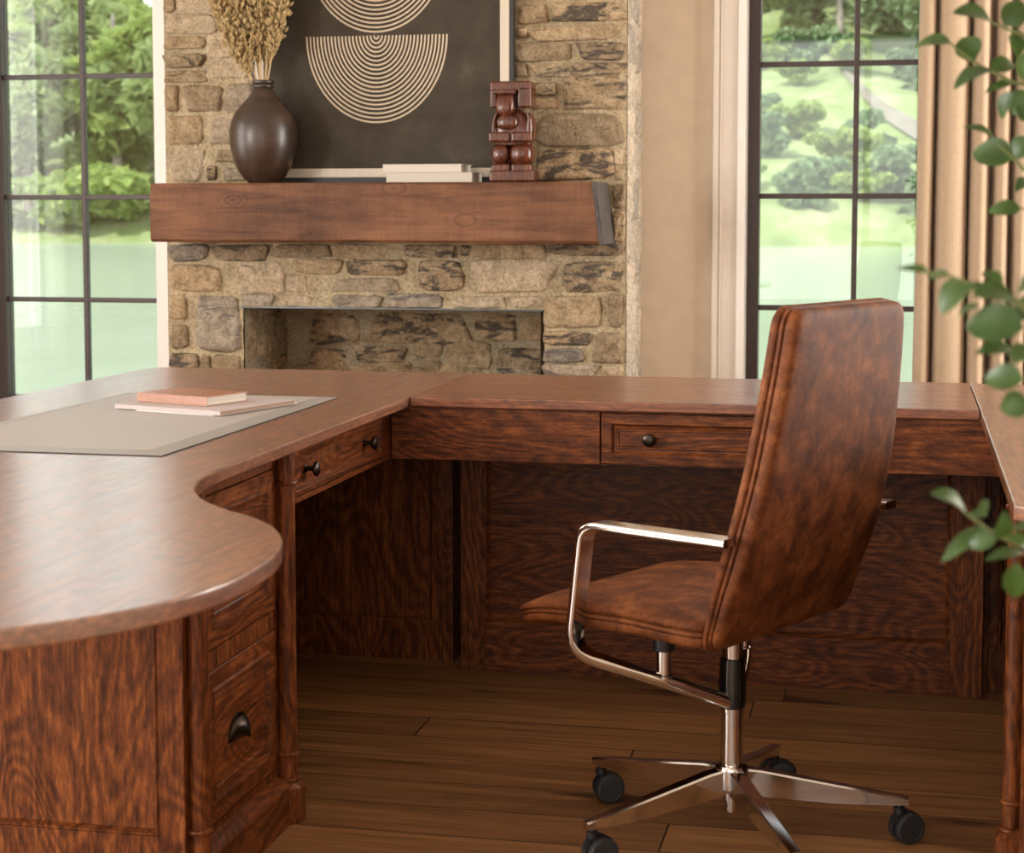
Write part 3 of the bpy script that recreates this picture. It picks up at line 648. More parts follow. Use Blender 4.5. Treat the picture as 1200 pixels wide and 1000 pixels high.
# ---------------------------------------------------------------- office chair
CX, CY, CA = -.30, 3.36, math.radians(63.6)
wv = Vector((math.cos(CA), math.sin(CA), 0)); fv = Vector((-wv.y, wv.x, 0))
def P(u, v, z): return Vector((CX, CY, z))+fv*u+wv*v
chair = thing('office_chair', 'brown leather high-back swivel chair on a chrome five-star base', 'chair', (CX, CY, 0))
def cushion(bm, W, H, r, front, layers, back, nx, ny, mp):
    """front/back crown heights and (inset, depth) layers round the rim; mp(x, y, h) -> world"""
    def rr(x, y, a, ins):
        w, h = (W-ins)*a, (H-ins)*a; q = max(r-ins*.6, .004)*a
        X, Y = x*w, y*h
        ix, iy = max(-(w-q), min(w-q, X)), max(-(h-q), min(h-q, Y))
        dx, dy = X-ix, Y-iy; L = math.hypot(dx, dy)
        if L > 1e-9 and max(abs(x), abs(y)) > .999:
            k = q/L if (abs(dx) > 1e-9 and abs(dy) > 1e-9) else 1.
            if k != 1.: dx, dy = dx*k, dy*k
        return ix+dx, iy+dy
    xs = [-1+2*i/nx for i in range(nx+1)]; ys = [-1+2*j/ny for j in range(ny+1)]
    # denser samples near corners
    xs = [math.copysign(1-(1-abs(t))**1.35, t) for t in xs]; ys = [math.copysign(1-(1-abs(t))**1.25, t) for t in ys]
    bidx = [(i, 0) for i in range(nx)]+[(nx, j) for j in range(ny)]+[(i, ny) for i in range(nx, 0, -1)]+[(0, j) for j in range(ny, 0, -1)]
    def grid(ins, depth, crown):
        g = []
        for j in range(ny+1):
            row = []
            for i in range(nx+1):
                x, y = xs[i], ys[j]; a = max(abs(x), abs(y))
                if a < 1e-6: p = (0, 0)
                else: p = rr(x/a, y/a, 1., ins); p = (p[0]*a, p[1]*a)
                h = depth-crown*(1-a**4)
                row.append(bm.verts.new(mp(p[0], p[1], h)))
            g.append(row)
        return g
    gf = grid(*front)
    for j in range(ny):
        for i in range(nx): bm.faces.new((gf[j][i], gf[j][i+1], gf[j+1][i+1], gf[j+1][i]))
    prev = [gf[j][i] for i, j in bidx]
    for ins, dep in layers:
        cur = []
        for i, j in bidx:
            x, y = xs[i], ys[j]; p = rr(x, y, 1., ins); cur.append(bm.verts.new(mp(p[0], p[1], dep)))
        for k in range(len(cur)):
            l = (k+1) % len(cur); bm.faces.new((prev[k], prev[l], cur[l], cur[k]))
        prev = cur
    gb = grid(*back)
    for j in range(ny):
        for i in range(nx): bm.faces.new((gb[j][i], gb[j+1][i], gb[j+1][i+1], gb[j][i+1]))
    cur = [gb[j][i] for i, j in bidx]
    for k in range(len(cur)):
        l = (k+1) % len(cur); bm.faces.new((prev[k], prev[l], cur[l], cur[k]))
def interp(tab, x):
    if x <= tab[0][0]: return tab[0][1]
    for i, ((a, p), (b, q)) in enumerate(zip(tab, tab[1:])):
        if x <= b:
            t = (x-a)/(b-a)
            m0 = (q-tab[i-1][1])/(b-tab[i-1][0]) if i > 0 else (q-p)/(b-a)
            m1 = (tab[i+2][1]-p)/(tab[i+2][0]-a) if i+2 < len(tab) else (q-p)/(b-a)
            h = b-a
            return (2*t**3-3*t*t+1)*p+(t**3-2*t*t+t)*h*m0+(-2*t**3+3*t*t)*q+(t**3-t*t)*h*m1
    return tab[-1][1]
BK = [(.43, -.084), (.48, -.094), (.54, -.107), (.635, -.135), (.742, -.160), (.877, -.181), (.95, -.190), (1.04, -.198)]
ZM, ZH = .7285, .3085
def back_map(x, y, h):
    z = ZM+y; h = h*.82; u = interp(BK, z)-h
    if z < .56: u += (h*.35)*min(1, (.56-z)/.12)           # shell closes in under the seat
    wd = 1-.165*max(0, (z-.62)/.4)**1.25
    return P(u, x*wd, z)
rim = [(.002, .004), (.0, .008), (.0, .016), (.003, .020), (.0075, .0215), (.0075, .0225), (.003, .024), (.0015, .028), (.0025, .032), (.0085, .0345), (.0085, .0355), (.005, .037), (.0045, .042), (.006, .052), (.010, .059), (.018, .0625)]
bm = new(); cushion(bm, .250, ZH, .035, (.006, .0, .012), rim, (.030, .0645, -.004), 26, 40, back_map)
back = obj('backrest', bm, LEATHER, chair, 50)
SE = [(-.20, .472), (-.05, .470), (.08, .474), (.16, .472), (.24, .466), (.29, .458), (.33, .444)]
UM, UH = .1215, .2135
def seat_map(x, y, h):
    u = UM+y; z = interp(SE, u)+.004-h*.80*(1-.3*max(0, (u-.16)/.17))
    return P(u, x, z)
bm = new(); cushion(bm, .250, UH, .030, (.006, .0, .020), rim, (.03, .058, 0), 26, 28, seat_map)
seat = obj('seat', bm, LEATHER, chair, 50)
# tilt plate under the seat
bm = new(); loops = []
for u, hw, z0, z1 in ((-.03, .09, .412, .428), (.06, .11, .408, .428), (.17, .10, .412, .428)):
    loops.append([P(u, -hw, z0), P(u, hw, z0), P(u, hw, z1), P(u, -hw, z1)])
rings(bm, loops); obj('tilt_plate', bm, BLACKPL, chair)
for s in (-1, 1):
    raw = [P(-.157 if s < 0 else -.190, s*.268, .630), P(.150 if s < 0 else .12, s*.268, .630), P(.180 if s < 0 else .15, s*.268, .386), P(.06, s*.140, .325), P(.002, s*.012, .268)]
    pts = fillet([raw[0], raw[1], raw[2], raw[3], raw[4]], [.035, .05, .05], 8)
    sides, n_ = [], len(pts)
    q = (P(.06, s*.14, 0)-P(.002, s*.012, 0)); q = Vector((q.y, -q.x, 0)).normalized()
    q = q if q.dot(wv) > 0 else -q
    for i, p in enumerate(pts):
        t = max(0., min(1., (i-n_*.40)/(n_*.45))); sides.append(wv*(1-t)+q*t)
    def sect(i, n_=n_):
        t = max(0., min(1., (i-n_*.3)/(n_*.5)))
        return rrect(.045-.010*t, .0155+.0125*t, .005+.0065*t, 3)
    bm = new(); sweep(bm, pts, sides, sect); obj('armrest', bm, CHROME, chair, 40)
    bm = new(); c = P(.062, s*.142, 0)
    lathe(bm, [(.0135, .332), (.0135, .405)], c.x, c.y, 24); lathe(bm, [(.0165, .331), (.0165, .337), (.014, .339)], c.x, c.y, 24)
    sp = obj('support_post', bm, CHROME, chair)
    bm = new(); lathe(bm, [(.020, .384), (.0215, .387), (.0215, .424), (.020, .430)], c.x, c.y, 24); obj('collar', bm, BLACKPL, sp)
bm = new(); lathe(bm, [(.020, .252), (.0255, .258), (.027, .275), (.026, .30), (.0245, .335), (.0235, .350), (.020, .352)], CX, CY, 32); obj('column_sleeve', bm, plain('gloss_black', (.008, .008, .008), .12, coat=.6, bump=(5, 0, 0)), chair)
bm = new(); lathe(bm, [(.0195, .345), (.0195, .428)], CX, CY, 28); obj('spindle', bm, CHROME, chair)
bm = new(); lathe(bm, [(.0205, .118), (.0215, .12), (.0215, .248), (.0235, .249), (.0235, .256), (.018, .258)], CX, CY, 36)
lathe(bm, [(.011, .052), (.012, .053), (.012, .075), (.0155, .076), (.0155, .10), (.02, .101), (.02, .12)], CX, CY, 30); obj('gas_lift', bm, CHROME, chair)
bm = new(); lathe(bm, [(.030, .098), (.034, .102), (.034, .138), (.030, .144), (.022, .146)], CX, CY, 36); obj('hub', bm, CHROME, chair)
for k in range(5):
    a = math.radians(7+72*k); d = Vector((math.cos(a), math.sin(a), 0)); sd = Vector((-d.y, d.x, 0)); c0 = Vector((CX, CY, 0))
    bm = new(); loops = []
    for r, zt, zb, wt, wb in ((.018, .140, .092, .0150, .0125), (.06, .136, .086, .0145, .0120), (.20, .112, .076, .0130, .0105), (.315, .0935, .0755, .0110, .0095), (.334, .0905, .0765, .0100, .009)):
        c = c0+d*r
        sec = [(-wb, zb), (wb, zb), (wb, zb+.004), (wt, zt-.003), (wt-.003, zt), (-wt+.003, zt), (-wt, zt-.003), (-wb, zb+.004)]
        loops.append([c+sd*x+Vector((0, 0, z)) for x, z in sec])
    rings(bm, loops); obj('base_leg', bm, CHROME, chair, 25)
    # twin-wheel caster
    c = c0+d*.318
    ya = (.25, -.2, .1, .35, -.1)[k]
    roll = Matrix.Rotation(ya, 3, 'Z') @ Vector((.32, -.95, 0)); roll.normalize(); fw2 = Vector((-roll.y, roll.x, 0))
    wc = c+fw2*.016
    bm = new()
    lathe(bm, [(.0055, .055), (.0055, .0765)], c.x, c.y, 14); lathe(bm, [(.011, .060), (.011, .070), (.0055, .0705)], c.x, c.y, 18)
    L = []
    for i in range(10):
        t = math.radians(15+150*i/9); cc = wc+fw2*(.0315*math.cos(t))*(-1)+Vector((0, 0, .030+.0315*math.sin(t)))
        L.append([cc-roll*.0085, cc+roll*.0085, wc+roll*.0085+Vector((0, 0, .03))+(cc-wc-Vector((0, 0, .03)))*.75, wc-roll*.0085+Vector((0, 0, .03))+(cc-wc-Vector((0, 0, .03)))*.75])
    rings(bm, L)
    cs = obj('caster', bm, BLACKPL, chair)
    for s in (-1, 1):
        bm = new(); h0 = wc+Vector((0, 0, .0298))+roll*s*.0075
        disc(bm, h0, roll*s, [(.012, -.003), (.0285, -.003), (.0297, 0), (.0297, .010), (.0280, .0125), (.0225, .0135), (.0215, .0128), (.006, .0130)], 32)
        obj('wheel', bm, RUBBER, cs)
# ---------------------------------------------------------------- fireplace
FY = 6.05; FL, FR = -2.575, -.920
fire = thing('fireplace', 'rubble stone fireplace and chimney breast between the two windows', 'fireplace', (-1.7475, 6.2, 0))
def stone(bm, a, b, w, h, prot, mp, mi, seed, n=30):
    """irregular rounded field stone: outline rings in (a,b) and height along the normal"""
    rs = random.Random(seed); ex = rs.uniform(4., 8.); ph = rs.uniform(0, 50)
    skew = rs.uniform(-.13, .13); tap = rs.uniform(-.15, .15)
    out = []
    for k in range(n):
        t = 2*PI*k/n+.01; c, s = math.cos(t), math.sin(t)
        x = math.copysign(abs(c)**(2/ex), c); y = math.copysign(abs(s)**(2/ex), s)
        q = 1.03+.11*noise.noise(Vector((c*1.6+ph, s*1.6, ph)))+.05*noise.noise(Vector((c*5+ph, s*5, 1)))
        x *= q; y *= q
        x2 = x*(1+tap*y); y2 = y+skew*x*(.35*w/h if w < 3*h else .5)
        out.append((x2*w/2, y2*h/2))
    tx, ty = rs.uniform(-.25, .25), rs.uniform(-.3, .3); m = min(w, h)
    loops = []
    for ins, hh in ((0, -.014), (0, .25), (.035, .62), (.09, .86), (.17, .97), (.30, 1.0), (.55, 1.02)):
        L = []
        for x, y in out:
            k = 1-ins*m/max(m, 1e-6) if False else 1
            r = math.hypot(x, y)
            f = max(.02, 1-ins*m*.9/max(r, 1e-6)) if ins < .5 else .42
            px, py = x*f, y*f
            d = prot*hh*(1+tx*px/(w/2)+ty*py/(h/2)) if hh > 0 else hh
            if hh > .3: d += .006*noise.noise(Vector((a+px, b+py, seed*.37))*38)+.004*noise.noise(Vector((a+px, b+py, seed))*90)
            L.append(mp(a+px, b+py, d))
        loops.append(L)
    vl = rings(bm, loops, False, False, mi)
    c = bm.verts.new(mp(a, b, prot*1.02)); last = vl[-1]
    for k in range(n):
        f = bm.faces.new((last[k], last[(k+1) % n], c)); f.material_index = mi
MI = {'t': 0, 'l': 1, 'd': 2, 'g': 3}
MATS = [ST['t'], ST['l'], ST['d'], ST['g'], MORTAR]
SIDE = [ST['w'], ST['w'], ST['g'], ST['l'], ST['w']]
front = lambda a, b, d: Vector((max(FL-.007, min(FR+.006, a)), FY-d, b))
def mortar(bm, a0, a1, b0, b1, mp, step=.022, hole=None, amp=.011, fix=None):
    na, nb = max(1, round((a1-a0)/step)), max(1, round((b1-b0)/step))
    g = {}
    for j in range(nb+1):
        for i in range(na+1):
            a, b = a0+(a1-a0)*i/na, b0+(b1-b0)*j/nb
            e = 0 if (i in (0, na) or j in (0, nb)) else 1
            g[i, j] = bm.verts.new(mp(a, b, .008+amp*e*(noise.noise(Vector((a, b, 3))*26)+.5*noise.noise(Vector((a, b, 9))*70))))
    for j in range(nb):
        for i in range(na):
            ac, bc = a0+(a1-a0)*(i+.5)/na, b0+(b1-b0)*(j+.5)/nb
            if hole and hole[0] < ac < hole[1] and hole[2] < bc < hole[3]: continue
            f = bm.faces.new((g[i, j], g[i+1, j], g[i+1, j+1], g[i, j+1])); f.material_index = 4
def courses(a0, a1, b0, b1, rs, hmin=.045, hmax=.11, wmin=.08, wmax=.30):
    out = []; b = b0
    while b < b1-.02:
        h = min(rs.uniform(hmin, hmax), b1-b); a = a0
        if b1-(b+h) < .03: h = b1-b
        while a < a1-.01:
            w = min(rs.uniform(wmin, wmax), a1-a)
            if a1-(a+w) < .05: w = a1-a
            hh = h*rs.uniform(.72, .92)
            out.append((a+w/2, b+h/2+rs.uniform(-.1, .1)*h, w*rs.uniform(.86, .94), hh, rs.choice('ttllddg'))); a += w
        b += h
    return out
rs = random.Random(3)
HB = .16
allst = list(STONES)
allst += courses(FL+.01, FR-.01, 1.965, 2.99, rs)
allst += courses(-2.19, -1.30, 1.30, 1.96, rs)
allst += courses(FL+.01, FX0-.01, .01, .635, rs); allst += courses(FX1+.01, FR-.01, .01, .635, rs)
allst += courses(FX0+.01, FX1-.01, .01, HB-.01, rs)
bm = new()
PT = {'t': .024, 'l': .018, 'd': .026, 'g': .027}
for i, (a, b, w, h, c) in enumerate(allst):
    stone(bm, a, b, w*.985, h*.97, PT[c]*(.8+.4*((i*37) % 10)/10), front, MI[c], i+1)
mortar(bm, FL-.007, FR+.009, 0, RZ-.004, front, .022, (FX0, FX1, HB, .853))
obj('front_stonework', bm, MATS, fire, 60)
# side returns of the breast
bm = new()
right = lambda a, b, d: Vector((FR+d, a, b)); left = lambda a, b, d: Vector((FL-d, a, b))
rs = random.Random(11)
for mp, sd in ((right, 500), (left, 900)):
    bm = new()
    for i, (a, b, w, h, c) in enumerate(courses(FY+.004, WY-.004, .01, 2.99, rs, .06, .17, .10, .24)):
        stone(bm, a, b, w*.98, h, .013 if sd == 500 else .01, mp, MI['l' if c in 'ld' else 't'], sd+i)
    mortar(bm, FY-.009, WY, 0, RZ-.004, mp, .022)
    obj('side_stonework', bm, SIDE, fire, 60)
# firebox
BY = 6.50
bm = new()
bk = lambda a, b, d: Vector((a, BY-d, b)); fl_ = lambda a, b, d: Vector((FX0+d, a, b)); fr_ = lambda a, b, d: Vector((FX1-d, a, b))
bs = list(BACKSTONES)+courses(FX0+.01, FX1-.01, HB+.01, .625, rs)
for i, (a, b, w, h, c) in enumerate(bs): stone(bm, a, b, w, h*.97, .018, bk, MI[c], 1300+i)
mortar(bm, FX0, FX1, HB, .86, bk)
for mp, sd in ((fl_, 1500), (fr_, 1700)):
    for i, (a, b, w, h, c) in enumerate(courses(FY+.03, BY-.02, HB+.01, .85, rs, .06, .15, .08, .16)): stone(bm, a, b, w, h, .012, mp, MI[c], sd+i)
    mortar(bm, FY-.007, BY, HB, .86, mp)
for z0, z1 in ((HB-.02, HB), (.86, .88)): box(bm, FX0, FX1, FY+.006, BY+.01, z0, z1, mi=4)
obj('firebox', bm, MATS, fire, 60)
bm = new(); box(bm, FX0-.005, FX1+.004, FY-.022, FY+.10, .8535, .8595, .001); obj('steel_lintel', bm, plain('blackened_steel', (.10, .11, .115), .38, .9), fire)

# mantel beam ---------------------------------------------------------------
MY = 5.79; MB_, MTOP = 1.091, 1.294
mantel = thing('mantel_beam', 'rough reddish timber mantel beam across the stone fireplace', 'mantel', (-1.745, 5.9, MB_))
bm = new(); nx_ = 90; sec = []
loops = []
for i in range(nx_+1):
    t = i/nx_; x = -2.536+(2.536-.992)*t
    L = []
    for y, z in ((MY, MB_+.010), (MY, MB_+.05), (MY, MB_+.10), (MY, MB_+.15), (MY, MTOP-.008), (MY+.008, MTOP), (MY+.1, MTOP), (MY+.2, MTOP), (FY-.002, MTOP), (FY-.002, MB_), (MY+.15, MB_), (MY+.06, MB_), (MY+.010, MB_)):
        q = Vector((x*3, y*9, z*9))
        dx = .014*(MTOP-z)/.2 * t if t > .9 else 0
        dz = .004*noise.noise(q*1.3) if z < MB_+.02 else .0012*noise.noise(q*2)
        dy = .004*noise.noise(q*1.6+Vector((5, 0, 0))) if y < FY-.1 and z < MTOP else 0
        if z >= MTOP: dz = 0
        L.append((x+(.026*(MTOP-z)/.2 if i == nx_ else .026*(MTOP-z)/.2*t**6)+(.004*noise.noise(q*4) if i == 0 else 0), y+dy, z+dz))
    loops.append(L)
rings(bm, loops); obj('beam', bm, BEAM, mantel, 40)
bm = new()
e = [(-.991, MTOP+.001), (-.979, MTOP+.001), (-.951, MB_-.003), (-.965, MB_-.003)]
rings(bm, [[(x, y, z) for x, z in e] for y in (MY-.004, FY-.004)])
bmesh.ops.bevel(bm, geom=bm.edges[:], offset=.003, segments=2, affect='EDGES')
o = obj('end_cap', bm, plain('weathered_grey_end', (.085, .075, .07), .6, .3, bump=(40, .3, .3)), mantel); o['label'] = 'dark grey end cap'

# framed art ----------------------------------------------------------------
art = thing('framed_art', 'dark framed art of cream concentric arcs leaning above the mantel', 'picture', (-1.764, 5.985, MTOP))
AX0, AX1, AZ0, AZ1, AY = -2.236, -1.297, MTOP+.002, 2.46, 5.990
CRM = plain('cream_frame', (.60, .525, .42), .5, bump=(60, .04, .05)); BLK = plain('black_frame_edge', (.018, .017, .017), .5)
bm = new()
for x0, x1, z0, z1 in ((AX0, AX0+.012, AZ0, AZ1), (AX1-.012, AX1, AZ0, AZ1), (AX0, AX1, AZ0, AZ0+.018), (AX0, AX1, AZ1-.012, AZ1)): box(bm, x0, x1, AY, AY+.03, z0, z1, .001)
box(bm, AX0+.004, AX1-.004, AY+.018, AY+.028, AZ0+.004, AZ1-.004)
obj('frame_edge', bm, BLK, art)
bm = new(); a, b, c, d = AX0+.014, AX1-.014, AZ0+.019, AZ1-.014; w = .031
for x0, x1, z0, z1 in ((a, a+w, c, d), (b-w, b, c, d), (a+w, b-w, c, c+w), (a+w, b-w, d-w, d)): box(bm, x0, x1, AY-.004, AY+.017, z0, z1, .0015)
obj('frame', bm, CRM, art)
def canvas():
    m, nt, out = newmat('charcoal_canvas'); n = N(nt); tc = n('ShaderNodeTexCoord')
    g = n('ShaderNodeTexNoise', {'Vector': tc.outputs['Object'], 'Scale': 7., 'Detail': 7., 'Roughness': .65})
    g2 = n('ShaderNodeTexNoise', {'Vector': tc.outputs['Object'], 'Scale': 900., 'Detail': 1.})
    cr = ramp(n, g.outputs[0], [(.3, (.034, .026, .017)), (.6, (.058, .046, .032)), (.78, (.10, .084, .062))])
    bs_ = n('ShaderNodeBsdfPrincipled', {'Base Color': cr.outputs[0], 'Roughness': .75, 'Specular IOR Level': .3})
    bp = n('ShaderNodeBump', {'Height': g2.outputs[0], 'Strength': .2, 'Distance': .002}); nt.links.new(bp.outputs[0], bs_.inputs['Normal'])
    nt.links.new(bs_.outputs[0], out.inputs[0]); return m
bm = new(); box(bm, a+w-.001, b-w+.001, AY+.004, AY+.012, c+w-.001, d-w+.001); obj('canvas', bm, canvas(), art)
ARC = plain('cream_raised_line', (.58, .48, .35), .7, bump=(120, .1, .08))
acx = -1.781
for zc in (1.802, 2.112):
    bm = new()
    for k in range(20):
        A = .0128*(k+.62); B = .01505*(k+.72)
        hw, ht = .0031, .0018
        m_ = max(14, k*4); L = []
        for i in range(m_+1):
            t = PI*i/m_
            nxv = Vector((math.cos(t)/A, math.sin(t)/B, 0)); nxv.normalize()
            x, z = acx+A*math.cos(t), zc-B*math.sin(t); ex, ez = nxv.x*hw, -nxv.y*hw
            L.append([(x-ex, AY+.0045, z-ez), (x-ex*.8, AY+.004-ht, z-ez*.8), (x+ex*.8, AY+.004-ht, z+ez*.8), (x+ex, AY+.0045, z+ez)])
        rings(bm, L)
    obj('arc_motif', bm, ARC, art, 50)

# vase with dried stems -----------------------------------------------------
VX, VY = -2.147, 5.862
def vase_mat():
    m, nt, out = newmat('brown_glazed_ceramic'); n = N(nt); tc = n('ShaderNodeTexCoord')
    mp = n('ShaderNodeMapping', {'Vector': tc.outputs['Object'], 'Scale': (6, 6, 40)})
    g = n('ShaderNodeTexNoise', {'Vector': mp.outputs[0], 'Scale': 1., 'Detail': 5.})
    cr = ramp(n, g.outputs[0], [(.3, (.022, .0125, .0085)), (.7, (.055, .030, .018))])
    bs_ = n('ShaderNodeBsdfPrincipled', {'Base Color': cr.outputs[0], 'Roughness': .36, 'Specular IOR Level': .5, 'Coat Weight': .3, 'Coat Roughness': .3})
    bp = n('ShaderNodeBump', {'Height': g.outputs[0], 'Strength': .05, 'Distance': .004}); nt.links.new(bp.outputs[0], bs_.inputs['Normal'])
    nt.links.new(bs_.outputs[0], out.inputs[0]); return m
K = 5.862*1.012/2095
prof = [(12, 213.8), (18, 214), (20, 212.5), (26, 206.5), (32.5, 196), (37, 184), (40, 172), (41.3, 160), (41, 150), (39, 140), (34.5, 130), (27.5, 121), (20, 113), (14.5, 106), (11.5, 101), (10.8, 99.3), (13, 98.4), (13.4, 97), (12.6, 95.6), (11.6, 95), (13, 94), (13.4, 92.4), (12.8, 90.6), (10.5, 90), (9.3, 91), (9.0, 100)]
prof = [(r*K, MTOP+.0005+(214-y)*K) for r, y in prof]
bm = new(); lathe(bm, prof, VX, VY, 56); v_ = obj('vase', bm, vase_mat(), None, 50, origin=(VX, VY, MTOP)); tag(v_, 'brown glazed bottle vase with narrow neck on the mantel, holding dried stems', 'vase')
DRY = plain('dried_seed_heads', (.40, .29, .135), .85, bump=(50, .1, .35)); STEM = plain('dried_stalk', (.52, .38, .2), .8)
NZ = MTOP+(214-90)*K
def dried(idx, top, lean):
    """a dried spike: stalk in the vase neck and a long head of small husks"""
    rs = random.Random(100+idx)
    b0 = Vector((VX+lean[0]*.012, VY+lean[1]*.010, NZ-.05)); tp = Vector(top)
    lab = 'straw-coloured dried flower stem standing in the brown vase'
    t_ = thing('dried_flower_stem', lab, 'dried flower', b0, 'dried stems in the vase')
    mid = b0.lerp(tp, .45)+Vector((lean[0]*.01, lean[1]*.01, .01))
    pts = [b0*(1-t)**2+mid*2*t*(1-t)+tp*t*t for t in [i/14 for i in range(15)]]
    bm = new(); tube(bm, pts, [.0028-.0012*i/14 for i in range(15)], 6); obj('stalk', bm, STEM, t_)
    bm = new()
    s0 = rs.uniform(.22, .34)
    for k in range(230):
        t = s0+(1-s0)*(k/229); p = b0*(1-t)**2+mid*2*t*(1-t)+tp*t*t
        rad = .040*min(1, (t-s0)*7+.25)*(1.08-.5*max(0, t-.8)*4)
        a = k*2.4+rs.uniform(-.4, .4); dr = Vector((math.cos(a), math.sin(a), rs.uniform(.1, .9))).normalized()
        q = p+dr*rad*rs.uniform(.45, 1.)
        ax = (dr+Vector((0, 0, .8))).normalized(); u, v = frame_of(ax); ln, wd = rs.uniform(.008, .013), rs.uniform(.0042, .0065)
        L = []
        for f, g in ((-1, .2), (-.45, .9), (.2, 1.), (.75, .55), (1.05, .12)):
            L.append([q+ax*ln*f+u*wd*g*math.cos(2*PI*m/5)+v*wd*g*math.sin(2*PI*m/5) for m in range(5)])
        rings(bm, L)
        if k % 3 == 0: tube(bm, [p, p.lerp(q, .9)], .0008, 3)
    o = obj('seed_head', bm, DRY, t_, 60)
tops = [(-2.33, 5.88, 1.99), (-2.27, 5.86, 2.06), (-2.215, 5.90, 2.10), (-2.165, 5.86, 2.12), (-2.115, 5.90, 2.10), (-2.05, 5.87, 2.04), (-2.245, 5.945, 2.03), (-2.13, 5.95, 2.05), (-2.30, 5.84, 1.90)]
for i, tp in enumerate(tops):
    tp = (tp[0]+.008, tp[1]-.032, tp[2])
    dried(i, tp, ((tp[0]-VX)/.17, (tp[1]-VY)/.06))

# two pale books on the mantel ----------------------------------------------
IV = plain('ivory_cloth_cover', (.52, .475, .41), .65, bump=(260, .05, .05)); IV2 = plain('offwhite_cover', (.58, .53, .46), .65, bump=(260, .05, .05))
def mbook(x0, x1, y0, y1, z, t, label, m):
    b = thing('book', label, 'book', ((x0+x1)/2, (y0+y1)/2, z))
    bm = new(); ct = .0025
    box(bm, x0, x1, y0, y1, z, z+ct, .0007); box(bm, x0, x1, y0, y1, z+t-ct, z+t, .0007); box(bm, x0, x1, y0, y0+.003, z+ct, z+t-ct); obj('cover', bm, m, b)
    bm = new(); box(bm, x0+.004, x1-.004, y0+.003, y1-.004, z+ct, z+t-ct); obj('page_block', bm, PAGES, b)
mbook(-1.690, -1.396, 5.795, 5.965, MTOP+.0005, .0325, 'cream book lying on the mantel, lower of the two', IV)
mbook(-1.703, -1.434, 5.80, 5.96, MTOP+.0335, .0275, 'cream book lying on top of the other cream book on the mantel', IV2)

# carved figure -------------------------------------------------------------
FIGM = oak('carved_mahogany', 2, (.045, .0105, .005), (.105, .027, .0115), (.175, .052, .021), rough=.24, flake=.4, coat=.6, fine=.6)
SX, SY, SZ = -1.267, 5.865, MTOP
S = 5.865*1.012/2095
fig = thing('carved_figure', 'glossy carved wooden figurine of a squatting figure on the mantel', 'figurine', (SX, SY, SZ))
def fx(px): return SX+(px-603)*S
def fz(py): return SZ+.0005+(211.5-py)*S
def fbox(bm, x0, y0, x1, y1, d0, d1, bev): box(bm, fx(x0), fx(x1), SY+d0, SY+d1, fz(y1), fz(y0), bev, seg=4)
def ball(bm, px, py, rx, rz, ry, dy=0, e=2.):
    c = Vector((fx(px), SY+dy, fz(py))); L = []
    for i in range(13):
        t = -PI/2+PI*i/12; ct = max(abs(math.cos(t)), .02); L.append([c+Vector((rx*S*math.copysign(abs(math.cos(q))**(2/e), math.cos(q))*ct**(2/e), ry*math.copysign(abs(math.sin(q))**(2/e), math.sin(q))*ct**(2/e), rz*S*math.copysign(abs(math.sin(t))**(2/e), math.sin(t)))) for q in [2*PI*k/24 for k in range(24)]])
    rings(bm, L)
# pedestal with the feet
bm = new(); fbox(bm, 577, 197.5, 630, 211.5, -.055, .055, .008); fbox(bm, 579, 190, 601, 200, -.05, .0, .008); fbox(bm, 603, 190, 627, 200, -.05, .0, .008); obj('pedestal', bm, FIGM, fig, 50)
bm = new()
ball(bm, 589, 179, 12, 13, .042, -.012, 2.5); ball(bm, 614, 179, 14.5, 13.5, .045, -.012, 2.5)
fbox(bm, 581, 168, 626, 190, -.005, .045, .01); obj('legs', bm, FIGM, fig, 60)
# torso with shoulders and folded forearms
bm = new(); L = []
for py, hw, dp in ((168, 22, .040), (160, 24, .044), (150, 25, .046), (141, 23, .042), (134, 18, .035), (129, 12, .026), (127, 8, .018)):
    L.append([(fx(602.5)+hw*S*math.copysign(abs(math.cos(q))**.62, math.cos(q)), SY+.004+dp*math.copysign(abs(math.sin(q))**.62, math.sin(q)), fz(py)) for q in [2*PI*k/32 for k in range(32)]])
rings(bm, L); obj('torso', bm, FIGM, fig, 60)
for a, b, nm in ((576, 602, 'arm'), (603, 628, 'arm')):
    bm = new(); s = -1 if a < 590 else 1
    fbox(bm, a, 153, b, 165.5, -.056, -.02, .009)
    o_ = (578, 585) if s < 0 else (619, 628)
    L = []
    for py, x0, x1 in ((160, o_[0]-2, o_[1]+1), (148, o_[0]-2, o_[1]+2), (138, o_[0]+1, o_[1]+1), (131, o_[0]+4-(4 if s > 0 else 0), o_[1]-(3 if s > 0 else -4))):
        L.append([(fx((x0+x1)/2)+(x1-x0)/2*S*math.cos(q), SY-.012+.034*math.sin(q), fz(py)) for q in [2*PI*k/18 for k in range(18)]])
    rings(bm, L); obj('arm', bm, FIGM, fig, 60)
bm = new()
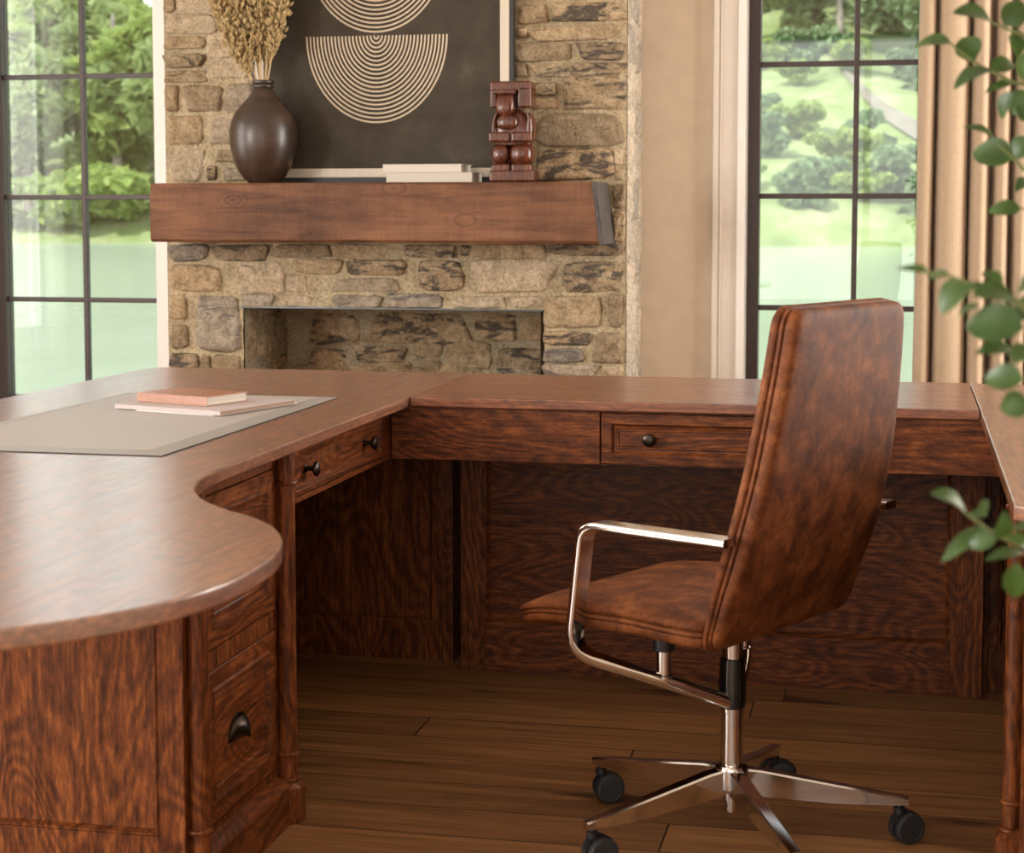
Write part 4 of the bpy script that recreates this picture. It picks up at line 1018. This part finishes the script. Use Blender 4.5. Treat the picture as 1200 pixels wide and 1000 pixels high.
# neck, beard-like collar, face wedge, brow and the squared hood
ball(bm, 598, 142, 13, 9, .022, -.036, 2.6)
L = []
for py, hw, y0 in ((104, 9.5, -.040), (112, 10.5, -.052), (121, 11.5, -.060), (129, 11, -.060), (134, 7, -.052), (136, 3, -.045)):
    L.append([(fx(595.5)+hw*S*math.copysign(abs(math.cos(q))**.7, math.cos(q)), SY+(y0+.0)/2+(-y0/2)*math.copysign(abs(math.sin(q))**.7, math.sin(q)), fz(py)) for q in [2*PI*k/24 for k in range(24)]])
rings(bm, L)
fbox(bm, 582, 104, 608, 109.5, -.062, -.01, .005)
obj('head', bm, FIGM, fig, 50)
bm = new(); fbox(bm, 577, 94, 626, 106, -.042, .045, .007); fbox(bm, 577, 100, 585, 125, -.040, .045, .006); fbox(bm, 610, 100, 626, 125, -.042, .045, .007); fbox(bm, 584, 100, 612, 128, .0, .044, .006); obj('headdress', bm, FIGM, fig, 50)
# ---------------------------------------------------------------- curtain
def fabric():
    m, nt, out = newmat('beige_linen'); n = N(nt); tc = n('ShaderNodeTexCoord')
    mp = n('ShaderNodeMapping', {'Vector': tc.outputs['Object'], 'Scale': (500, 500, 60)})
    g = n('ShaderNodeTexNoise', {'Vector': mp.outputs[0], 'Scale': 1., 'Detail': 2.})
    cr = ramp(n, g.outputs[0], [(.3, (.50, .375, .255)), (.7, (.60, .46, .32))])
    bs_ = n('ShaderNodeBsdfPrincipled', {'Base Color': cr.outputs[0], 'Roughness': .9, 'Specular IOR Level': .15, 'Sheen Weight': .2})
    tr = n('ShaderNodeBsdfTranslucent', {'Color': cr.outputs[0]})
    mx = n('ShaderNodeMixShader', {0: .22, 1: bs_.outputs[0], 2: tr.outputs[0]})
    bp = n('ShaderNodeBump', {'Height': g.outputs[0], 'Strength': .1, 'Distance': .002}); nt.links.new(bp.outputs[0], bs_.inputs['Normal'])
    nt.links.new(mx.outputs[0], out.inputs[0]); return m
bm = new(); pts = []; CYY = 6.215
folds = [(.052, 0), (.060, -.035), (.085, -.045), (.100, -.02), (.103, .05), (.110, .055), (.117, .0), (.135, -.045), (.165, -.055), (.195, -.045), (.213, -.01), (.217, .05), (.224, .055), (.231, -.01), (.252, -.05), (.272, -.045), (.284, .0), (.287, .055), (.297, .058), (.305, .0), (.322, -.045), (.342, -.04), (.351, .0), (.354, .055), (.364, .058), (.371, 0), (.386, -.045), (.404, -.04), (.412, .0), (.415, .055), (.428, .055), (.436, .0), (.455, -.045), (.48, -.04), (.49, .01), (.50, .05), (.52, .03), (.545, -.045), (.58, -.04), (.60, .02), (.63, .05), (.66, -.02), (.70, -.045), (.74, .02)]
fp = catmull([(folds[0][0], folds[0][1])]+folds+[folds[-1]], 5)
vs = []
for j in range(15):
    z = .012+(2.86-.012)*j/14; row = []
    for k, p in enumerate(fp):
        row.append(bm.verts.new((p.x+.004*noise.noise(Vector((k*.11, z*1.3, 0)))-.006*(1-z/2.9), CYY+p.y*(1-.12*z/2.9)+.004*noise.noise(Vector((k*.1, z*.9, 7))), z)))
    vs.append(row)
for a, b in zip(vs, vs[1:]):
    for k in range(len(a)-1): bm.faces.new((a[k], a[k+1], b[k+1], b[k]))
cur = obj('curtain', bm, fabric(), None, 80, origin=(.4, CYY, 0)); tag(cur, 'long beige pleated curtain hanging beside the window behind the plant', 'curtain')
so = cur.modifiers.new('thick', 'SOLIDIFY'); so.thickness = .0025
bm = new(); tube(bm, [(-.75, CYY, 2.88), (1.6, CYY, 2.88)], .014, 14)
for x in (-.76, 1.61): disc(bm, (x, CYY, 2.88), (1, 0, 0), [(.01, -.025), (.026, -.012), (.026, .012), (.01, .025)], 16)
for x in (-.68, 1.4): box(bm, x-.008, x+.008, CYY, WY, 2.872, 2.888)
r_ = obj('curtain_rod', bm, METAL_BRONZE, None, 40, origin=(.4, CYY, 2.88)); tag(r_, 'dark curtain rod above the window, carrying the beige curtain', 'curtain rod')

# ---------------------------------------------------------------- plant
def leaf_mat():
    m, nt, out = newmat('plant_leaf'); n = N(nt); tc = n('ShaderNodeTexCoord'); geo = n('ShaderNodeNewGeometry')
    g = n('ShaderNodeTexNoise', {'Vector': tc.outputs['Object'], 'Scale': 60., 'Detail': 3.})
    cr = ramp(n, g.outputs[0], [(.3, (.022, .050, .012)), (.7, (.044, .09, .024))])
    rn = ramp(n, geo.outputs['Random Per Island'], [(0, (.75, .8, .8)), (1, (1.35, 1.3, 1.1))])
    c = mixc(n, 1., cr.outputs[0], rn.outputs[0], 'MULTIPLY')
    bs_ = n('ShaderNodeBsdfPrincipled', {'Base Color': c, 'Roughness': .42, 'Specular IOR Level': .5})
    tr = n('ShaderNodeBsdfTranslucent', {'Color': (.10, .20, .03, 1)})
    mx = n('ShaderNodeMixShader', {0: .25, 1: bs_.outputs[0], 2: tr.outputs[0]}); nt.links.new(mx.outputs[0], out.inputs[0]); return m
LEAF = leaf_mat(); TWIG = plain('green_twig', (.12, .15, .045), .6); BARK = plain('plant_bark', (.16, .11, .07), .85, bump=(60, .4, .3))
plant = thing('potted_plant', 'leafy green houseplant hanging its branches in front of the credenza', 'plant', (.62, 1.75, 0))
def leaf(bm, b, t, w, roll=0., cup=.25):
    b, t = Vector(b), Vector(t); d = t-b; L = d.length; d.normalize()
    up = Vector((.15, -.75, .65)); up = (up-d*up.dot(d)).normalized(); up = Matrix.Rotation(roll, 3, d) @ up
    sd = d.cross(up); rows = []; k = 9
    for i in range(k+1):
        s = i/k; hw = w/2*(math.sin(PI*min(1, s**.82))**.75 if 0 < s < 1 else .02); mid = b+d*L*s+up*(.10*L*math.sin(PI*s)-.05*L*s*s)
        rows.append([bm.verts.new(mid+sd*hw*q+up*(cup*abs(q)**1.5*hw)) for q in (-1, -.55, 0, .55, 1)])
    for a, c in zip(rows, rows[1:]):
        for i in range(4): bm.faces.new((a[i], a[i+1], c[i+1], c[i]))
bm = new(); rl = random.Random(5)
for LST in (LEAF_A, LEAF_B, LEAF_C):
    for (bx, by, bz, tx, ty, tz, w) in LST: leaf(bm, (bx, by, bz), (tx, ty, tz), w*1.15, rl.uniform(-.5, .5))
tw = new()
for T in TWIGS:
    pts = catmull([T[0]]+T+[T[-1]], 5); tube(tw, pts, [.0011+.0022*i/len(pts) for i in range(len(pts))], 6)
# trunk and the foliage on the far side of it
ends = [Vector(T[-1]) for T in TWIGS]
trunk = new(); TB = Vector((.62, 1.75, .40))
tp_ = [TB, Vector((.60, 1.76, .8)), Vector((.63, 1.77, 1.15)), Vector((.60, 1.78, 1.5)), Vector((.62, 1.76, 1.75))]
tube(trunk, catmull([tp_[0]]+tp_+[tp_[-1]], 6), [.022-.015*i/30 for i in range(30)][:len(catmull([tp_[0]]+tp_+[tp_[-1]], 6))]+[.006]*0, 10) if False else None
cp_ = catmull([tp_[0]]+tp_+[tp_[-1]], 6); tube(trunk, cp_, [.022-.016*i/len(cp_) for i in range(len(cp_))], 10)
for e in ends:
    z = min(1.7, e.z+.02); c = min(cp_, key=lambda q: abs(q.z-max(.5, z-.12))); m_ = c.lerp(e, .5)+Vector((0, 0, .05))
    pp = [c*(1-t)**2+m_*2*t*(1-t)+e*t*t for t in [i/8 for i in range(9)]]; tube(tw, pp, [.0075-.0045*i/8 for i in range(9)], 6)
for i in range(120):
    a = rl.uniform(0, 2*PI); z = rl.uniform(.75, 1.95); r = rl.uniform(.08, .34)
    c = Vector((.66+r*math.cos(a), 1.76+r*math.sin(a), z))
    if c.x < .36: c.x = .36+rl.uniform(0, .3)
    dv = Vector((math.cos(a), math.sin(a), rl.uniform(-.5, .35))).normalized()
    leaf(bm, c, c+dv*rl.uniform(.045, .065), rl.uniform(.024, .034), rl.uniform(-.8, .8))
    q = min(cp_, key=lambda s: (s-c).length); tube(tw, [q, q.lerp(c, .5)+Vector((0, 0, .02)), c], [.003, .002, .001], 5)
obj('foliage', bm, LEAF, plant, 70); obj('twigs', tw, TWIG, plant); obj('trunk', trunk, BARK, plant)
bm = new(); lathe(bm, [(.13, .0), (.15, .01), (.19, .36), (.195, .40), (.18, .40), (.175, .36)], .62, 1.75, 40); obj('pot', bm, plain('clay_pot', (.35, .30, .25), .7), plant)
bm = new(); lathe(bm, [(.176, .355), (.176, .37)], .62, 1.75, 40); obj('soil', bm, plain('potting_soil', (.05, .035, .025), .95, bump=(50, .5, .4)), plant)

# ---------------------------------------------------------------- outdoors: pond, bank, path, trees
GW = -.75
def grass_mat(name, a, b, c, s):
    m, nt, out = newmat(name); n = N(nt); tc = n('ShaderNodeTexCoord')
    g = n('ShaderNodeTexNoise', {'Vector': tc.outputs['Object'], 'Scale': s, 'Detail': 8., 'Roughness': .7})
    cr = ramp(n, g.outputs[0], [(.33, a), (.5, b), (.66, c)]); bs_ = n('ShaderNodeBsdfPrincipled', {'Base Color': cr.outputs[0], 'Roughness': .9, 'Specular IOR Level': .1})
    nt.links.new(bs_.outputs[0], out.inputs[0]); return m
BANK = grass_mat('meadow_bank', (.16, .23, .075), (.27, .34, .14), (.40, .44, .25), .32)
def water():
    m, nt, out = newmat('pond_water'); n = N(nt); tc = n('ShaderNodeTexCoord')
    mp = n('ShaderNodeMapping', {'Vector': tc.outputs['Object'], 'Scale': (.35, .12, 1)})
    g = n('ShaderNodeTexNoise', {'Vector': mp.outputs[0], 'Scale': 1., 'Detail': 4.})
    bs_ = n('ShaderNodeBsdfPrincipled', {'Base Color': (.44, .52, .39, 1), 'Roughness': .16, 'Specular IOR Level': .5})
    bp = n('ShaderNodeBump', {'Height': g.outputs[0], 'Strength': .25, 'Distance': .25}); nt.links.new(bp.outputs[0], bs_.inputs['Normal'])
    nt.links.new(bs_.outputs[0], out.inputs[0]); return m
bm = new(); box(bm, -110, 45, WY+WT+.02, 9.5, GW-.3, GW+.25); struct('lawn', bm, BANK)
bm = new(); box(bm, -130, 60, 9.5, 106, GW-.3, GW); struct('pond', bm, water())
def hill_h(x, y):
    s = y-100-5*noise.noise(Vector((x*.03, 0, 0)))
    if s < 0: return GW-.25
    k = .24+.08*max(0, min(1, (x+30)/20))
    return GW+.55*min(1, s/2)+k*s+.9*noise.noise(Vector((x*.09, y*.09, 2)))*min(1, s/6)
bm = new(); g = {}
nxh, nyh = 90, 40
for j in range(nyh+1):
    for i in range(nxh+1):
        x = -125+180*i/nxh; y = 92+95*(j/nyh)**1.4; g[i, j] = bm.verts.new((x, y, hill_h(x, y)))
for j in range(nyh):
    for i in range(nxh): bm.faces.new((g[i, j], g[i+1, j], g[i+1, j+1], g[i, j+1]))
struct('hill_bank', bm, BANK, 80)
bm = new(); L = []
pa = [(-7.2, 148), (-5.2, 139), (-3.6, 131), (-1.6, 125), (.8, 121), (3.5, 118.5), (7, 117)]
pc = catmull([pa[0]]+pa+[pa[-1]], 5); prev = None
for k, p in enumerate(pc):
    w = .55+.65*k/len(pc); row = [bm.verts.new((p.x, p.y+q*w*1.6, hill_h(p.x, p.y+q*w*1.6)+.22)) for q in (-1, 0, 1)]
    if prev:
        for i in range(2): bm.faces.new((prev[i], prev[i+1], row[i+1], row[i]))
    prev = row
struct('path', bm, grass_mat('dry_path', (.20, .18, .14), (.25, .225, .18), (.29, .265, .22), .6), 80)

def tree_mat(name, a, b, tr):
    m, nt, out = newmat(name); n = N(nt); geo = n('ShaderNodeNewGeometry')
    cr = ramp(n, geo.outputs['Random Per Island'], [(0, a), (1, b)])
    bs_ = n('ShaderNodeBsdfPrincipled', {'Base Color': cr.outputs[0], 'Roughness': .8, 'Specular IOR Level': .2}); t_ = n('ShaderNodeBsdfTranslucent', {'Color': c4(tr)})
    mx = n('ShaderNodeMixShader', {0: .35, 1: bs_.outputs[0], 2: t_.outputs[0]}); nt.links.new(mx.outputs[0], out.inputs[0]); return m
TM = [tree_mat('leaves_fresh', (.20, .30, .08), (.42, .52, .18), (.50, .60, .18)), tree_mat('leaves_olive', (.17, .25, .09), (.38, .46, .20), (.42, .52, .2)), tree_mat('leaves_cool', (.11, .19, .09), (.32, .43, .24), (.3, .46, .2))]
TBARK = plain('pale_tree_bark', (.34, .30, .26), .9, bump=(3, .3, .25))
def crown_mesh(name, rx, rz, seed, mat, count, size, low=-.9, clumps=9):
    rs = random.Random(seed); bm = new()
    cl = [(Vector((rs.gauss(0, .42)*rx, rs.gauss(0, .42)*rx, rs.uniform(low, .95)*rz)), rs.uniform(.30, .48)) for _ in range(clumps)]
    for _ in range(count):
        c, r = rs.choice(cl); v = Vector((rs.gauss(0, 1), rs.gauss(0, 1), rs.gauss(0, 1))).normalized()*(rs.random()**.35)*r
        p = c+Vector((v.x*rx, v.y*rx, v.z*rz*.8)); nn = (v+Vector((rs.gauss(0, .5), rs.gauss(0, .5), .5+rs.gauss(0, .5)))).normalized(); u, w = frame_of(nn); s = size*rs.uniform(.5, 1.2)
        a = rs.uniform(0, PI); uu = u*math.cos(a)+w*math.sin(a); ww = w*math.cos(a)-u*math.sin(a)
        vv = [bm.verts.new(p+uu*s*x+ww*s*y*.6+nn*s*z) for x, y, z in ((-1, 0, -.1), (0, -1, .12), (1, 0, -.1), (0, 1, .12))]; bm.faces.new(vv)
    me = bpy.data.meshes.new(name); bm.to_mesh(me); bm.free(); me.materials.append(mat); return me
def trunk_mesh(name, h, r):
    bm = new(); tube(bm, [(0, 0, -.5), (.05*h*.1, 0, h*.3), (-.02*h, .02*h, h*.7), (0, 0, h)], [r*1.3, r, r*.7, r*.3], 9)
    for k in range(4):
        a = k*1.7; z = h*(.45+.12*k); tube(bm, [(0, 0, z), (math.cos(a)*h*.12, math.sin(a)*h*.12, z+h*.12)], [r*.4, r*.12], 6)
    me = bpy.data.meshes.new(name); bm.to_mesh(me); bm.free(); me.materials.append(TBARK); return me
crowns = [crown_mesh('crown_a', 3.7, 5.2, 1, TM[0], 3600, .66), crown_mesh('crown_b', 3.5, 4.8, 2, TM[1], 3600, .64), crown_mesh('crown_c', 3.6, 5.0, 3, TM[2], 3000, .62)]
bushes = [crown_mesh('bush_a', 2.6, 1.6, 4, TM[0], 900, .42, -.3, 7), crown_mesh('bush_b', 2.2, 1.9, 5, TM[2], 900, .42, -.3, 7)]
trm = trunk_mesh('tree_trunk', 8.5, .3)
def tree(nm, label, cat, grp, x, y, cm, s, rz, trunk=True, up=8.):
    z = hill_h(x, y); t_ = thing(nm, label, cat, (x, y, z), grp)
    o = bpy.data.objects.new('crown' if trunk else 'foliage', cm); COL.objects.link(o); o.parent = t_; o.location = (0, 0, up*s); o.rotation_euler = (0, 0, rz); o.scale = (s, s, s)
    if trunk:
        q = bpy.data.objects.new('trunk', trm); COL.objects.link(q); q.parent = t_; q.scale = (s, s, s); q.rotation_euler = (0, 0, rz*1.7)
rt = random.Random(21)
lefts = [(-62.5+6.4*k+(r%2)*3.2+rt.uniform(-.4, .4), 108.5+7.5*r+rt.uniform(-.4, .4)) for r in range(4) for k in range(4)]
for i, (x, y) in enumerate(lefts): tree('tree', 'blurred green tree across the pond, seen through the window beside the vase', 'tree', 'trees across the pond by the vase window', x, y, crowns[i % 2], rt.uniform(1.1, 1.3), rt.uniform(0, 6), True, 5.0)
rights = [(-11.5+6.6*k+(r%2)*3.3+rt.uniform(-.4, .4), 141+8*r+rt.uniform(-.4, .4)) for r in range(4) for k in range(4)]
for i, (x, y) in enumerate(rights): tree('tree', 'blurred leafy tree on the hill above the dirt path', 'tree', 'trees above the dirt path', x, y, crowns[2 if i % 3 else 1], rt.uniform(.95, 1.15), rt.uniform(0, 6), True, 5.2)
rb = [(-9.8, 135), (-7.5, 136.5), (-4.2, 134), (-10.5, 116), (-6.8, 119), (-2.8, 118), (6.8, 124), (-.6, 106.5), (3.6, 107.5), (-4.6, 105.8), (6.6, 132), (1.9, 134.5), (-9.5, 104.5), (-6.2, 103), (-2.2, 104.5), (1.6, 103.2), (5.5, 104.5), (-8, 113), (-3.5, 110.5), (-9.5, 122), (-7.6, 130), (1.5, 130), (4.6, 127), (0, 135), (4, 135)]
for i, (x, y) in enumerate(rb): tree('bush', 'blurred green bush on the grassy bank below the trees', 'bush', 'bushes on the grassy bank', x, y, bushes[i % 2], rt.uniform(.6, 1.0), rt.uniform(0, 6), False, .9)
lb = [(-60, 103), (-55.5, 103.5), (-51, 102.5), (-47, 104), (-43, 105)]
for i, (x, y) in enumerate(lb): tree('bush', 'blurred pale green bush at the far water edge, under the trees beside the vase', 'bush', 'bushes at the far water edge', x, y, bushes[0], rt.uniform(1.0, 1.5), rt.uniform(0, 6), False, .9)

# ---------------------------------------------------------------- light, sky, camera
W = bpy.data.worlds.new('sky'); SC.world = W; W.use_nodes = True; nt = W.node_tree; nt.nodes.clear(); n = N(nt)
tc = n('ShaderNodeTexCoord'); sp = n('ShaderNodeSeparateXYZ', {0: tc.outputs['Generated']})
sk = ramp(n, sp.outputs[2], [(0., (1., .975, .93)), (.5, (.86, .93, 1.0))])
bg = n('ShaderNodeBackground', {'Color': sk.outputs[0], 'Strength': SKY}); wo = n('ShaderNodeOutputWorld', {0: bg.outputs[0]})
def sun(name, rot, e, col, ang):
    l = bpy.data.lights.new(name, 'SUN'); l.energy = e; l.color = col; l.angle = math.radians(ang)
    o = bpy.data.objects.new(name, l); COL.objects.link(o); o.rotation_euler = rot
sun('sun', (math.radians(46), 0, math.radians(-38)), SUN_E, (1., .95, .86), 2.)
def area(name, loc, rot, sx, sy, e, col):
    l = bpy.data.lights.new(name, 'AREA'); l.shape = 'RECTANGLE'; l.size = sx; l.size_y = sy; l.energy = e; l.color = col
    o = bpy.data.objects.new(name, l); COL.objects.link(o); o.location = loc; o.rotation_euler = rot
    return o
H_ = PI/2
for nm, (loc, rot, sx, sy, e, col) in DAY.items(): area(nm, loc, rot, sx, sy, e, col)
cam = bpy.data.cameras.new('camera'); co = bpy.data.objects.new('camera', cam); COL.objects.link(co); SC.camera = co
co.location = (0, 0, 1.2); co.rotation_euler = (H_-.080177, 0, .21388)
cam.sensor_width = 36; cam.lens = 2095.23/1200*36; cam.shift_y = -(500-415.27)/1200
cam.dof.use_dof = True; cam.dof.focus_distance = 4.2; cam.dof.aperture_fstop = 7.5; cam.clip_end = 400
SC.view_settings.view_transform = 'Standard'; SC.view_settings.look = 'None'; SC.view_settings.gamma = 1.; SC.view_settings.use_curve_mapping = False
SC.view_settings.exposure = EXPO
SC.cycles.use_denoising = True; SC.cycles.max_bounces = 8; SC.cycles.transparent_max_bounces = 12; SC.cycles.sample_clamp_indirect = 6.
